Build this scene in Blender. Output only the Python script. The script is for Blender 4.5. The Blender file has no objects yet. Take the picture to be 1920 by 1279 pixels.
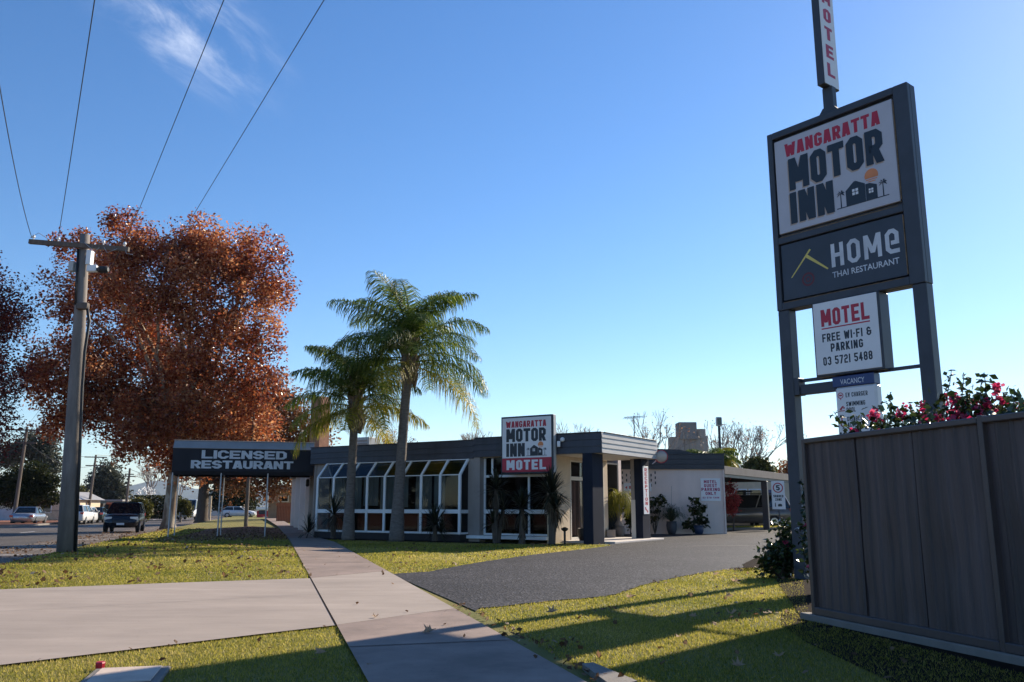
import bpy, math, random
import numpy as np
from mathutils import Vector, Matrix

# ------------------------------------------------------------------ camera, sky, sun
SC = bpy.context.scene
COL = SC.collection
R = math.radians
CAM_Z = 1.15
PITCH = R(10.93)
cam_data = bpy.data.cameras.new('camera')
cam_data.lens = 30.0
cam_data.sensor_width = 36.0
cam_data.clip_start = 0.05
cam_data.clip_end = 20000
cam = bpy.data.objects.new('camera', cam_data)
COL.objects.link(cam)
cam.location = (0, 0, CAM_Z)
cam.rotation_euler = (R(90) + PITCH, 0, 0)
SC.camera = cam

SUN_AZ, SUN_EL = R(42.2), R(28.4)
sun_vec = Vector((math.sin(SUN_AZ) * math.cos(SUN_EL), math.cos(SUN_AZ) * math.cos(SUN_EL), math.sin(SUN_EL)))
sd = bpy.data.lights.new('sun', 'SUN')
sd.energy = 5.0
sd.angle = R(0.53)
sd.color = (1.0, 0.87, 0.69)
sun = bpy.data.objects.new('sun', sd)
COL.objects.link(sun)
sun.location = (40, 50, 60)
sun.rotation_euler = sun_vec.to_track_quat('Z', 'Y').to_euler()

world = bpy.data.worlds.new('World')
SC.world = world
world.use_nodes = True
wt = world.node_tree
wt.nodes.clear()
w_out = wt.nodes.new('ShaderNodeOutputWorld')
w_bg = wt.nodes.new('ShaderNodeBackground')
w_bg.inputs['Strength'].default_value = 0.097
sky = wt.nodes.new('ShaderNodeTexSky')
sky.sky_type = 'NISHITA'
sky.sun_disc = False
sky.sun_elevation = SUN_EL
sky.sun_rotation = SUN_AZ
sky.altitude = 150
sky.air_density = 1.0
sky.dust_density = 0.12
sky.ozone_density = 3.2
# a wisp of cirrus high in the sky, fixed to its own direction
tc = wt.nodes.new('ShaderNodeTexCoord')
def wmath(op, a, b=None, c=None):
    n = wt.nodes.new('ShaderNodeMath'); n.operation = op
    for i, v in enumerate((a, b, c)):
        if v is None: continue
        if isinstance(v, (int, float)): n.inputs[i].default_value = v
        else: wt.links.new(v, n.inputs[i])
    return n.outputs[0]
def wdot(vec):
    n = wt.nodes.new('ShaderNodeVectorMath'); n.operation = 'DOT_PRODUCT'
    wt.links.new(tc.outputs['Generated'], n.inputs[0]); n.inputs[1].default_value = vec
    return n.outputs['Value']
c_dir = Vector((-0.385, 0.905, 0.56)).normalized()
c_right = Vector((0.92, 0.39, 0)).normalized()
c_right = (c_right - c_dir * c_right.dot(c_dir)).normalized()
c_up = c_right.cross(c_dir)
u = wdot(c_right); v = wdot(c_up); f = wdot(c_dir)
# distances in a frame leaning down to the right
cu = wmath('ADD', wmath('MULTIPLY', u, 0.86), wmath('MULTIPLY', v, -0.5))
cv = wmath('ADD', wmath('MULTIPLY', u, 0.5), wmath('MULTIPLY', v, 0.86))
comb = wt.nodes.new('ShaderNodeCombineXYZ')
wt.links.new(wmath('MULTIPLY', cu, 9.0), comb.inputs[0]); wt.links.new(wmath('MULTIPLY', cv, 24.0), comb.inputs[1])
wn = wt.nodes.new('ShaderNodeTexNoise')
wn.inputs['Scale'].default_value = 1.0; wn.inputs['Detail'].default_value = 9; wn.inputs['Roughness'].default_value = 0.62
wn.inputs['Distortion'].default_value = 0.35
wt.links.new(comb.outputs[0], wn.inputs['Vector'])
rad = wmath('SQRT', wmath('ADD', wmath('POWER', wmath('MULTIPLY', cu, 6.6), 2.0), wmath('POWER', wmath('MULTIPLY', cv, 13.0), 2.0)))
def wrange(val, a, b, c, d):
    n = wt.nodes.new('ShaderNodeMapRange'); n.interpolation_type = 'SMOOTHSTEP'
    wt.links.new(val, n.inputs['Value'])
    for k, x in zip(('From Min', 'From Max', 'To Min', 'To Max'), (a, b, c, d)): n.inputs[k].default_value = x
    return n.outputs['Result']
mask = wmath('MULTIPLY', wrange(rad, 0.15, 1.0, 1.0, 0.0), wrange(f, 0.3, 0.6, 0.0, 1.0))
wisps = wrange(wn.outputs['Fac'], 0.40, 0.82, 0.0, 0.55)
cl = wmath('MULTIPLY', mask, wisps)
wmix = wt.nodes.new('ShaderNodeMix'); wmix.data_type = 'RGBA'
wt.links.new(cl, wmix.inputs['Factor'])
hs_ = wt.nodes.new('ShaderNodeHueSaturation'); hs_.inputs['Saturation'].default_value = 1.22; hs_.inputs['Hue'].default_value = 0.505; wt.links.new(sky.outputs[0], hs_.inputs['Color'])
wt.links.new(hs_.outputs[0], wmix.inputs['A']); wmix.inputs['B'].default_value = (8.0, 8.2, 8.8, 1)
wt.links.new(wmix.outputs['Result'], w_bg.inputs['Color'])
wt.links.new(w_bg.outputs[0], w_out.inputs['Surface'])

SC.view_settings.view_transform = 'Standard'
SC.view_settings.look = 'None'
SC.view_settings.gamma = 1.0
SC.view_settings.use_curve_mapping = False
SC.view_settings.exposure = 0.82
SC.cycles.max_bounces = 8
SC.cycles.transparent_max_bounces = 16

# ------------------------------------------------------------------ helpers
rnd = random.Random(7)
nrg = np.random.default_rng(11)

def tag(o, label=None, cat=None, group=None, kind=None):
    if label: o['label'] = label
    if cat: o['category'] = cat
    if group: o['group'] = group
    if kind: o['kind'] = kind
    return o
def thing(name, label, cat, loc=(0, 0, 0), rz=0.0, group=None):
    o = bpy.data.objects.new(name, None); COL.objects.link(o)
    o.empty_display_size = 0.3
    o.location = loc; o.rotation_euler = (0, 0, rz)
    return tag(o, label, cat, group)
def copy_tree(o, parent=None):
    c = o.copy(); COL.objects.link(c)
    if parent is not None: c.parent = parent
    for ch in o.children: copy_tree(ch, c)
    return c
def dup(root, loc, rz, label):
    c = copy_tree(root); c.location = loc; c.rotation_euler = (0, 0, rz); c['label'] = label
    return c
def link_mesh(name, me, m, parent=None, smooth=False):
    if m is not None:
        for x in (m if isinstance(m, (list, tuple)) else [m]): me.materials.append(x)
    if smooth:
        me.polygons.foreach_set('use_smooth', np.ones(len(me.polygons), dtype=bool))
    o = bpy.data.objects.new(name, me); COL.objects.link(o)
    if parent is not None: o.parent = parent
    return o
def np_mesh(name, verts, faces, k, m, parent=None, smooth=False):
    """verts (N,3), faces (M,k) arrays -> object"""
    me = bpy.data.meshes.new(name)
    verts = np.asarray(verts, dtype=np.float32); faces = np.asarray(faces, dtype=np.int32)
    me.vertices.add(len(verts)); me.vertices.foreach_set('co', verts.ravel())
    me.loops.add(faces.size); me.loops.foreach_set('vertex_index', faces.ravel())
    me.polygons.add(len(faces))
    me.polygons.foreach_set('loop_start', np.arange(0, faces.size, k, dtype=np.int32))
    me.polygons.foreach_set('loop_total', np.full(len(faces), k, dtype=np.int32))
    me.update(calc_edges=True)
    return link_mesh(name, me, m, parent, smooth)

class MB:
    def __init__(s): s.v = []; s.f = []
    def add(s, vs, fs):
        b = len(s.v); s.v += [tuple(x) for x in vs]; s.f += [tuple(i + b for i in f) for f in fs]; return s
    def box(s, x0, x1, y0, y1, z0, z1):
        vs = [(x0, y0, z0), (x1, y0, z0), (x1, y1, z0), (x0, y1, z0), (x0, y0, z1), (x1, y0, z1), (x1, y1, z1), (x0, y1, z1)]
        return s.add(vs, [(0, 3, 2, 1), (4, 5, 6, 7), (0, 1, 5, 4), (1, 2, 6, 5), (2, 3, 7, 6), (3, 0, 4, 7)])
    def bev(s, x0, x1, y0, y1, z0, z1, b=0.01):
        """box with every edge chamfered by b"""
        X = (x0, x1); Yv = (y0, y1); Zv = (z0, z1); vs = []; idx = {}
        for i in (0, 1):
            for j in (0, 1):
                for k in (0, 1):
                    dx = b if i == 0 else -b; dy = b if j == 0 else -b; dz = b if k == 0 else -b
                    for ax, p in enumerate(((X[i], Yv[j] + dy, Zv[k] + dz), (X[i] + dx, Yv[j], Zv[k] + dz), (X[i] + dx, Yv[j] + dy, Zv[k]))):
                        idx[(i, j, k, ax)] = len(vs); vs.append(p)
        fs = []
        def g(i, j, k, a): return idx[(i, j, k, a)]
        for i in (0, 1):
            q = [g(i, 0, 0, 0), g(i, 1, 0, 0), g(i, 1, 1, 0), g(i, 0, 1, 0)]; fs.append(q if i else q[::-1])
            q = [g(0, i, 0, 1), g(1, i, 0, 1), g(1, i, 1, 1), g(0, i, 1, 1)]; fs.append(q[::-1] if i else q)
            q = [g(0, 0, i, 2), g(1, 0, i, 2), g(1, 1, i, 2), g(0, 1, i, 2)]; fs.append(q if i else q[::-1])
        for i in (0, 1):
            for j in (0, 1):
                fs.append([g(i, j, 0, 0), g(i, j, 0, 1), g(i, j, 1, 1), g(i, j, 1, 0)])
                fs.append([g(i, 0, j, 0), g(i, 0, j, 2), g(i, 1, j, 2), g(i, 1, j, 0)])
                fs.append([g(0, i, j, 1), g(0, i, j, 2), g(1, i, j, 2), g(1, i, j, 1)])
                for k in (0, 1): fs.append([g(i, j, k, 0), g(i, j, k, 1), g(i, j, k, 2)])
        return s.add(vs, fs)
    def bar(s, p0, p1, w, h=None, up=(0, 0, 1)):
        h = w if h is None else h
        p0 = Vector(p0); p1 = Vector(p1); d = (p1 - p0).normalized(); upv = Vector(up)
        if abs(d.dot(upv)) > 0.98: upv = Vector((0, 1, 0))
        a = d.cross(upv).normalized(); b = a.cross(d)
        vs = []
        for p in (p0, p1):
            for sa, sb in ((-1, -1), (1, -1), (1, 1), (-1, 1)): vs.append(p + a * sa * w / 2 + b * sb * h / 2)
        return s.add(vs, [(0, 1, 2, 3), (7, 6, 5, 4), (0, 4, 5, 1), (1, 5, 6, 2), (2, 6, 7, 3), (3, 7, 4, 0)])
    def tube(s, pts, rad, n=8, cap=True):
        pts = [Vector(p) for p in pts]; m = len(pts)
        if isinstance(rad, (int, float)): rad = [rad] * m
        vs = []; ref = Vector((0.31, 0.95, 0.05)); a = None
        for i, p in enumerate(pts):
            d = (pts[min(i + 1, m - 1)] - pts[max(i - 1, 0)]).normalized()
            if a is None:
                a = d.cross(ref)
                if a.length < 0.1: a = d.cross(Vector((1, 0, 0)))
            a = (a - d * a.dot(d)).normalized(); b = d.cross(a)
            for k in range(n):
                t = 2 * math.pi * k / n
                vs.append(p + (a * math.cos(t) + b * math.sin(t)) * rad[i])
        fs = [(i * n + k, i * n + (k + 1) % n, (i + 1) * n + (k + 1) % n, (i + 1) * n + k) for i in range(m - 1) for k in range(n)]
        if cap: fs += [tuple(range(n - 1, -1, -1)), tuple(range((m - 1) * n, m * n))]
        return s.add(vs, fs)
    def lathe(s, prof, c=(0, 0, 0), n=16, axis='z'):
        vs = []
        for r, h in prof:
            for k in range(n):
                t = 2 * math.pi * k / n; x, y = r * math.cos(t), r * math.sin(t)
                if axis == 'z': vs.append((c[0] + x, c[1] + y, c[2] + h))
                elif axis == 'y': vs.append((c[0] + x, c[1] + h, c[2] + y))
                else: vs.append((c[0] + h, c[1] + x, c[2] + y))
        m = len(prof)
        fs = [(i * n + k, i * n + (k + 1) % n, (i + 1) * n + (k + 1) % n, (i + 1) * n + k) for i in range(m - 1) for k in range(n)]
        fs += [tuple(range(n - 1, -1, -1)), tuple(range((m - 1) * n, m * n))]
        return s.add(vs, fs)
    def prism(s, poly, y0, y1):
        """polygon in x,z pushed from y0 to y1"""
        n = len(poly); vs = [(x, y0, z) for x, z in poly] + [(x, y1, z) for x, z in poly]
        return s.add(vs, [tuple(range(n)), tuple(range(2 * n - 1, n - 1, -1))] + [(i, i + n, (i + 1) % n + n, (i + 1) % n) for i in range(n)])
    def slab(s, poly, z0, z1):
        n = len(poly); vs = [(x, y, z0) for x, y in poly] + [(x, y, z1) for x, y in poly]
        return s.add(vs, [tuple(range(n - 1, -1, -1)), tuple(range(n, 2 * n))] + [(i, (i + 1) % n, (i + 1) % n + n, i + n) for i in range(n)])
    def build(s, name, m, parent=None, smooth=False):
        me = bpy.data.meshes.new(name); me.from_pydata(s.v, [], s.f); me.update()
        return link_mesh(name, me, m, parent, smooth)

# pixel of the photograph (1920 wide) -> place on the ground, used once to survey the site
_cp, _sp = math.cos(PITCH), math.sin(PITCH)
def G(px, py, z=0.0):
    a = (px - 960) / 1600; b = (639.5 - py) / 1600
    t = (z - CAM_Z) / (_sp + b * _cp)
    return (a * t, (_cp - b * _sp) * t)
def X(px, y): return (px - 960) / 1629.5 * y
def Z(py, y):
    b = (639.5 - py) / 1600
    return CAM_Z + (_sp + b * _cp) / (_cp - b * _sp) * y
def XZ(px, py, y):
    a = (px - 960) / 1600; b = (639.5 - py) / 1600
    return a / (_cp - b * _sp) * y, Z(py, y)
SU = (-0.2672, 0.9636)
NU = (0.9636, 0.2672)
def P(s_, n_): return (SU[0] * s_ + NU[0] * n_, SU[1] * s_ + NU[1] * n_)
def SN(x, y): return (x * SU[0] + y * SU[1], x * NU[0] + y * NU[1])

# ------------------------------------------------------------------ materials
def _new(name):
    m = bpy.data.materials.new(name); m.use_nodes = True
    t = m.node_tree; b = t.nodes['Principled BSDF']
    return m, t, b
def node(t, typ, **kw):
    n = t.nodes.new(typ)
    for k, v_ in kw.items():
        if k in n.inputs: n.inputs[k].default_value = v_
        else: setattr(n, k, v_)
    return n
def mat(name, col, rough=0.6, var=0.12, scale=2.5, bump=0.0, bscale=60.0, metal=0.0, spec=0.5, col2=None, stretch=(1, 1, 1), coord='Object', contrast=(0.3, 0.7), bdist=0.02, grime=0.0, gscale=1.0, gstretch=(1, 1, 1), grot=0.0, specks=0.0):
    m, t, b = _new(name)
    L = t.links
    tx = node(t, 'ShaderNodeTexCoord'); mp = node(t, 'ShaderNodeMapping'); mp.inputs['Scale'].default_value = stretch
    if coord == 'World':
        ge = node(t, 'ShaderNodeNewGeometry'); L.new(ge.outputs['Position'], mp.inputs['Vector'])
    else: L.new(tx.outputs[coord], mp.inputs['Vector'])
    n1 = node(t, 'ShaderNodeTexNoise', Scale=scale, Detail=6.0, Roughness=0.6)
    L.new(mp.outputs[0], n1.inputs['Vector'])
    rp = node(t, 'ShaderNodeValToRGB')
    c2 = col2 if col2 else tuple(min(1, c * (1 + var)) for c in col)
    c1 = col if col2 else tuple(c * (1 - var) for c in col)
    rp.color_ramp.elements[0].position = contrast[0]; rp.color_ramp.elements[1].position = contrast[1]
    rp.color_ramp.elements[0].color = (*c1, 1); rp.color_ramp.elements[1].color = (*c2, 1)
    L.new(n1.outputs['Fac'], rp.inputs['Fac'])
    out = rp.outputs['Color']
    if grime > 0:
        src = ge.outputs['Position'] if coord == 'World' else tx.outputs[coord]
        m2 = node(t, 'ShaderNodeMapping'); m2.inputs['Rotation'].default_value = (0, 0, grot); m2.inputs['Scale'].default_value = gstretch; L.new(src, m2.inputs['Vector'])
        g2 = node(t, 'ShaderNodeTexNoise', Scale=gscale, Detail=8.0, Roughness=0.7); L.new(m2.outputs[0], g2.inputs['Vector'])
        mr = node(t, 'ShaderNodeMapRange'); mr.inputs['From Min'].default_value = .35; mr.inputs['From Max'].default_value = .68; mr.inputs['To Min'].default_value = 1 - grime; mr.inputs['To Max'].default_value = 1 + grime * .35; L.new(g2.outputs['Fac'], mr.inputs['Value'])
        f_ = mr.outputs[0]
        if specks > 0:
            vo = node(t, 'ShaderNodeTexVoronoi', Scale=9.0); L.new(src, vo.inputs['Vector'])
            ms = node(t, 'ShaderNodeMapRange'); ms.inputs['From Min'].default_value = .05; ms.inputs['From Max'].default_value = .12; ms.inputs['To Min'].default_value = 1 - specks; ms.inputs['To Max'].default_value = 1; L.new(vo.outputs['Distance'], ms.inputs['Value'])
            mm = node(t, 'ShaderNodeMath', operation='MULTIPLY'); L.new(f_, mm.inputs[0]); L.new(ms.outputs[0], mm.inputs[1]); f_ = mm.outputs[0]
        vs_ = node(t, 'ShaderNodeVectorMath', operation='SCALE'); L.new(out, vs_.inputs[0]); L.new(f_, vs_.inputs['Scale']); out = vs_.outputs[0]
    L.new(out, b.inputs['Base Color'])
    b.inputs['Roughness'].default_value = rough; b.inputs['Metallic'].default_value = metal
    b.inputs['Specular IOR Level'].default_value = spec
    if bump > 0:
        n2 = node(t, 'ShaderNodeTexNoise', Scale=bscale, Detail=5.0)
        L.new(mp.outputs[0], n2.inputs['Vector'])
        bp = node(t, 'ShaderNodeBump', Strength=bump, Distance=bdist)
        L.new(n2.outputs['Fac'], bp.inputs['Height']); L.new(bp.outputs[0], b.inputs['Normal'])
    return m
def leafmat(name, cols, trans=0.4, rough=0.5, spec=0.3, vary=0.0, tcol=None):
    """cols: list of (pos, rgb); every leaf picks its own"""
    m, t, b = _new(name); L = t.links
    ge = node(t, 'ShaderNodeNewGeometry')
    rp = node(t, 'ShaderNodeValToRGB')
    e = rp.color_ramp.elements
    while len(e) < len(cols): e.new(0.5)
    for el, (p_, c_) in zip(e, cols): el.position = p_; el.color = (*c_, 1)
    fac = ge.outputs['Random Per Island']
    if vary > 0:
        nz = node(t, 'ShaderNodeTexNoise', Scale=vary, Detail=3.0)
        L.new(ge.outputs['Position'], nz.inputs['Vector'])
        mx = node(t, 'ShaderNodeMath', operation='MULTIPLY_ADD'); L.new(nz.outputs['Fac'], mx.inputs[0]); mx.inputs[1].default_value = 1.4; mx.inputs[2].default_value = -0.7
        ad = node(t, 'ShaderNodeMath', operation='MULTIPLY_ADD'); L.new(fac, ad.inputs[0]); ad.inputs[1].default_value = 0.75; L.new(mx.outputs[0], ad.inputs[2])
        sh = node(t, 'ShaderNodeMath', operation='ADD'); L.new(ad.outputs[0], sh.inputs[0]); sh.inputs[1].default_value = 0.12
        sh.use_clamp = True; fac = sh.outputs[0]
    L.new(fac, rp.inputs['Fac'])
    L.new(rp.outputs['Color'], b.inputs['Base Color'])
    b.inputs['Roughness'].default_value = rough; b.inputs['Specular IOR Level'].default_value = spec
    tr = node(t, 'ShaderNodeBsdfTranslucent')
    if tcol:
        mm = node(t, 'ShaderNodeMix', data_type='RGBA', blend_type='MULTIPLY'); mm.inputs['Factor'].default_value = 1.0
        L.new(rp.outputs['Color'], mm.inputs['A']); mm.inputs['B'].default_value = (*tcol, 1); L.new(mm.outputs['Result'], tr.inputs['Color'])
    else: L.new(rp.outputs['Color'], tr.inputs['Color'])
    mx = node(t, 'ShaderNodeMixShader'); mx.inputs[0].default_value = trans
    L.new(b.outputs[0], mx.inputs[1]); L.new(tr.outputs[0], mx.inputs[2])
    L.new(mx.outputs[0], t.nodes['Material Output'].inputs['Surface'])
    return m
def glassmat(name, tint=(0.55, 0.58, 0.58), ior=1.5, gloss=(0.9, 0.95, 1.0)):
    m, t, b = _new(name); L = t.links
    t.nodes.remove(b)
    tr = node(t, 'ShaderNodeBsdfTransparent'); tr.inputs[0].default_value = (*tint, 1)
    gl = node(t, 'ShaderNodeBsdfGlossy', Roughness=0.03); gl.inputs['Color'].default_value = (*gloss, 1)
    fr = node(t, 'ShaderNodeFresnel', IOR=ior)
    mx = node(t, 'ShaderNodeMixShader')
    L.new(fr.outputs[0], mx.inputs[0]); L.new(tr.outputs[0], mx.inputs[1]); L.new(gl.outputs[0], mx.inputs[2])
    L.new(mx.outputs[0], t.nodes['Material Output'].inputs['Surface'])
    return m
M = {}
M['navy'] = mat('navy_paint', (0.026, 0.031, 0.046), 0.45, 0.15, 1.5, 0.08, 30)
M['fascia'] = mat('fascia_paint', (0.045, 0.046, 0.060), 0.5, 0.22, 1.2, 0.1, 25, stretch=(1, 1, 4), grime=0.3, gscale=1.6, gstretch=(2.2, 2.2, .3))
M['pillar'] = mat('pillar_paint', (0.020, 0.025, 0.040), 0.85, 0.15, 1.5, 0.08, 30, spec=0.08)
M['sign_frame'] = mat('sign_frame_steel', (0.042, 0.049, 0.066), 0.5, 0.2, 2.2, 0.06, 30)
M['panel_dark'] = mat('sign_panel_charcoal', (0.034, 0.040, 0.058), 0.4, 0.18, 1.8)
M['sign_white'] = mat('sign_white', (0.78, 0.77, 0.78), 0.35, 0.05, 2)
M['sign_dull'] = mat('sign_white_dull', (0.50, 0.49, 0.53), 0.4, 0.06, 2)
M['ink'] = mat('sign_ink_navy', (0.012, 0.018, 0.030), 0.4, 0.15, 4)
M['red'] = mat('sign_red', (0.45, 0.012, 0.040), 0.4, 0.1, 4)
M['orange'] = mat('sign_orange', (0.72, 0.24, 0.08), 0.4, 0.08, 4)
M['yellow'] = mat('sign_yellow', (0.70, 0.55, 0.12), 0.4, 0.1, 4)
M['tan_edge'] = mat('letter_edge_tan', (0.45, 0.34, 0.27), 0.5, 0.1, 4)
M['blue'] = mat('sign_blue', (0.020, 0.045, 0.16), 0.35, 0.1, 3)
M['white'] = mat('white_paint', (0.84, 0.85, 0.86), 0.4, 0.06, 2)
M['grey_letter'] = mat('faded_white_letters', (0.62, 0.64, 0.68), 0.6, 0.18, 3)
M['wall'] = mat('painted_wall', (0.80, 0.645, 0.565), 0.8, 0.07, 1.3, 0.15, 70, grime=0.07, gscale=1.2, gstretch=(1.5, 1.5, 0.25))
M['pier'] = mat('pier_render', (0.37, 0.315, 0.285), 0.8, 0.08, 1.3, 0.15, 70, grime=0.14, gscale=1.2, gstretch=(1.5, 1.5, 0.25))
M['cream'] = mat('cream_brick', (0.62, 0.50, 0.36), 0.8, 0.1, 3, 0.2, 40)
M['taupe'] = mat('taupe_paint', (0.30, 0.26, 0.23), 0.7, 0.1, 1.5, 0.1, 40)
M['soffit'] = mat('soffit_cream', (0.72, 0.66, 0.56), 0.7, 0.05, 1)
M['dark'] = mat('dark_interior', (0.03, 0.028, 0.03), 0.8, 0.2, 1)
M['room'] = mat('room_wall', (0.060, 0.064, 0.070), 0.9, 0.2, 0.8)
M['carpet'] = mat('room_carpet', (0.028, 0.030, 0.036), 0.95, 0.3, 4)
M['blind'] = mat('roller_blind', (0.30, 0.315, 0.30), 0.9, 0.4, 1.2, stretch=(1, 1, 0.4))
M['curtain'] = mat('curtain_pinkish', (0.42, 0.22, 0.17), 0.9, 0.5, 9, stretch=(1, 1, 0.02), contrast=(0.42, 0.58))
M['glass'] = glassmat('window_glass', (0.55, 0.58, 0.58), 1.38)
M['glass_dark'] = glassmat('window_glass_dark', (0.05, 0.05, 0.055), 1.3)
M['steel'] = mat('galvanised_steel', (0.45, 0.47, 0.5), 0.4, 0.15, 8, metal=0.4)
M['grey_metal'] = mat('grey_cabinet', (0.50, 0.50, 0.49), 0.5, 0.1, 3)
M['black'] = mat('black_plastic', (0.012, 0.012, 0.014), 0.5, 0.2, 5)
M['brick'] = mat('chimney_brick', (0.36, 0.17, 0.10), 0.85, 0.25, 7, 0.4, 30)
M['roof'] = mat('roof_sheet', (0.10, 0.10, 0.11), 0.6, 0.2, 2)
M['concrete'] = mat('concrete_paving', (0.345, 0.283, 0.238), 0.85, 0.16, 0.55, 0.18, 130, coord='World', contrast=(0.25, 0.75), bdist=0.01, grime=0.17, gscale=1.0, gstretch=(0.5, 2.2, 1), grot=R(-28), specks=0.22)
M['path'] = mat('path_concrete', (0.270, 0.200, 0.168), 0.88, 0.16, 0.8, 0.22, 120, coord='World', contrast=(0.25, 0.75), bdist=0.01, grime=0.32, gscale=1.3, specks=0.25)
M['slab'] = mat('pale_slab', (0.55, 0.50, 0.46), 0.8, 0.08, 1.5)
M['kerb'] = mat('kerb_concrete', (0.20, 0.18, 0.16), 0.85, 0.18, 2.5, 0.3, 60, coord='World')
M['pole'] = mat('pole_concrete', (0.22, 0.19, 0.17), 0.85, 0.2, 1.6, 0.25, 50, stretch=(1, 1, 0.5), grime=0.3, gscale=3.0, gstretch=(2, 2, 0.3))
M['timber'] = mat('weathered_timber', (0.14, 0.11, 0.09), 0.85, 0.3, 4, 0.3, 30, stretch=(4, 4, 0.4))
M['bark'] = mat('plane_bark', (0.24, 0.17, 0.115), 0.9, 0, 2.2, 0.6, 16, col2=(0.44, 0.37, 0.28), stretch=(1.6, 1.6, 0.55), contrast=(0.46, 0.58))
M['dbark'] = mat('dark_bark', (0.09, 0.07, 0.055), 0.95, 0.3, 5, 0.6, 30, stretch=(3, 3, 0.6))
M['gbark'] = mat('grey_bark', (0.25, 0.22, 0.20), 0.9, 0.3, 5)
M['palm_trunk'] = mat('palm_trunk', (0.15, 0.125, 0.11), 0.9, 0.35, 7, 0.5, 25, stretch=(1, 1, 3))
M['palm_boot'] = mat('palm_boots', (0.20, 0.14, 0.09), 0.9, 0.4, 8, 0.5, 25)
M['mulch'] = mat('mulch_soil', (0.024, 0.017, 0.013), 1.0, 0.4, 9, 0.8, 60, coord='World', spec=0.05)
M['litter_soil'] = mat('leafy_soil', (0.20, 0.070, 0.030), 0.95, 0.4, 3, 0.6, 45, coord='World')
M['lawn'] = mat('lawn_ground', (0.12, 0.125, 0.014), 0.95, 0, 0.6, 0.9, 90, col2=(0.26, 0.20, 0.05), coord='World', contrast=(0.35, 0.72))
M['farland'] = mat('far_ground', (0.09, 0.08, 0.045), 0.95, 0.3, 0.2, coord='World')
M['fence'] = mat('fence_sheet', (0.094, 0.069, 0.068), 0.55, 0.28, 1.4, 0.14, 5, stretch=(3, 3, 0.35), bdist=0.05, grime=0.42, gscale=2.6, gstretch=(3.2, 3.2, 0.14))
M['fence_post'] = mat('fence_post', (0.075, 0.058, 0.057), 0.45, 0.15, 2)
M['terracotta'] = mat('pot_slate', (0.045, 0.055, 0.075), 0.5, 0.2, 3)
M['bluepot'] = mat('pot_blue', (0.018, 0.045, 0.11), 0.3, 0.2, 3)
M['greypot'] = mat('pot_grey', (0.10, 0.095, 0.095), 0.6, 0.2, 3)
M['tyre'] = mat('tyre_rubber', (0.015, 0.015, 0.016), 0.8, 0.2, 8)
M['rim'] = mat('wheel_alloy', (0.45, 0.46, 0.48), 0.3, 0.1, 8, metal=0.8)
M['car_glass'] = mat('car_glass', (0.008, 0.010, 0.013), 0.06, 0.1, 2, spec=0.8)
M['headlamp'] = mat('headlamp', (0.75, 0.72, 0.66), 0.15, 0.08, 6, spec=0.9)
M['taillamp'] = mat('tail_lamp', (0.42, 0.02, 0.03), 0.2, 0.15, 6, spec=0.8)
M['plate'] = mat('number_plate', (0.62, 0.64, 0.66), 0.4, 0.05, 6)

def asphalt(name, c1, c2, speck=0.5, sc=55.0):
    m, t, b = _new(name); L = t.links
    ge = node(t, 'ShaderNodeNewGeometry')
    n1 = node(t, 'ShaderNodeTexNoise', Scale=0.45, Detail=7.0, Roughness=0.65); L.new(ge.outputs['Position'], n1.inputs['Vector'])
    rp = node(t, 'ShaderNodeValToRGB'); rp.color_ramp.elements[0].position = 0.3; rp.color_ramp.elements[1].position = 0.7
    rp.color_ramp.elements[0].color = (*c1, 1); rp.color_ramp.elements[1].color = (*c2, 1); L.new(n1.outputs['Fac'], rp.inputs['Fac'])
    vo = node(t, 'ShaderNodeTexVoronoi', Scale=sc); L.new(ge.outputs['Position'], vo.inputs['Vector'])
    n3 = node(t, 'ShaderNodeTexNoise', Scale=sc * .22, Detail=3.0); L.new(ge.outputs['Position'], n3.inputs['Vector'])
    sp = node(t, 'ShaderNodeSeparateColor'); L.new(vo.outputs['Color'], sp.inputs[0])
    pw = node(t, 'ShaderNodeMath', operation='POWER'); L.new(sp.outputs[0], pw.inputs[0]); pw.inputs[1].default_value = 3.0
    m1 = node(t, 'ShaderNodeMath', operation='MULTIPLY_ADD'); L.new(pw.outputs[0], m1.inputs[0]); m1.inputs[1].default_value = speck * 2.6; m1.inputs[2].default_value = 1.0 - speck * .7
    m2 = node(t, 'ShaderNodeMath', operation='MULTIPLY_ADD'); L.new(n3.outputs['Fac'], m2.inputs[0]); m2.inputs[1].default_value = 0.9; m2.inputs[2].default_value = 0.55
    m3 = node(t, 'ShaderNodeMath', operation='MULTIPLY'); L.new(m1.outputs[0], m3.inputs[0]); L.new(m2.outputs[0], m3.inputs[1])
    vm = node(t, 'ShaderNodeVectorMath', operation='SCALE'); L.new(rp.outputs[0], vm.inputs[0]); L.new(m3.outputs[0], vm.inputs['Scale'])
    L.new(vm.outputs[0], b.inputs['Base Color']); b.inputs['Roughness'].default_value = 0.7; b.inputs['Specular IOR Level'].default_value = 0.22
    bp = node(t, 'ShaderNodeBump', Strength=0.8, Distance=0.012); L.new(vo.outputs['Distance'], bp.inputs['Height']); L.new(bp.outputs[0], b.inputs['Normal'])
    return m
M['asphalt'] = asphalt('driveway_asphalt', (0.022, 0.021, 0.024), (0.046, 0.043, 0.046), 0.85, 34.0)
M['road'] = asphalt('road_asphalt', (0.075, 0.068, 0.066), (0.13, 0.115, 0.105), 0.3)
M['gravel'] = asphalt('parking_strip', (0.11, 0.09, 0.078), (0.22, 0.18, 0.15), 0.5)

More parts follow.
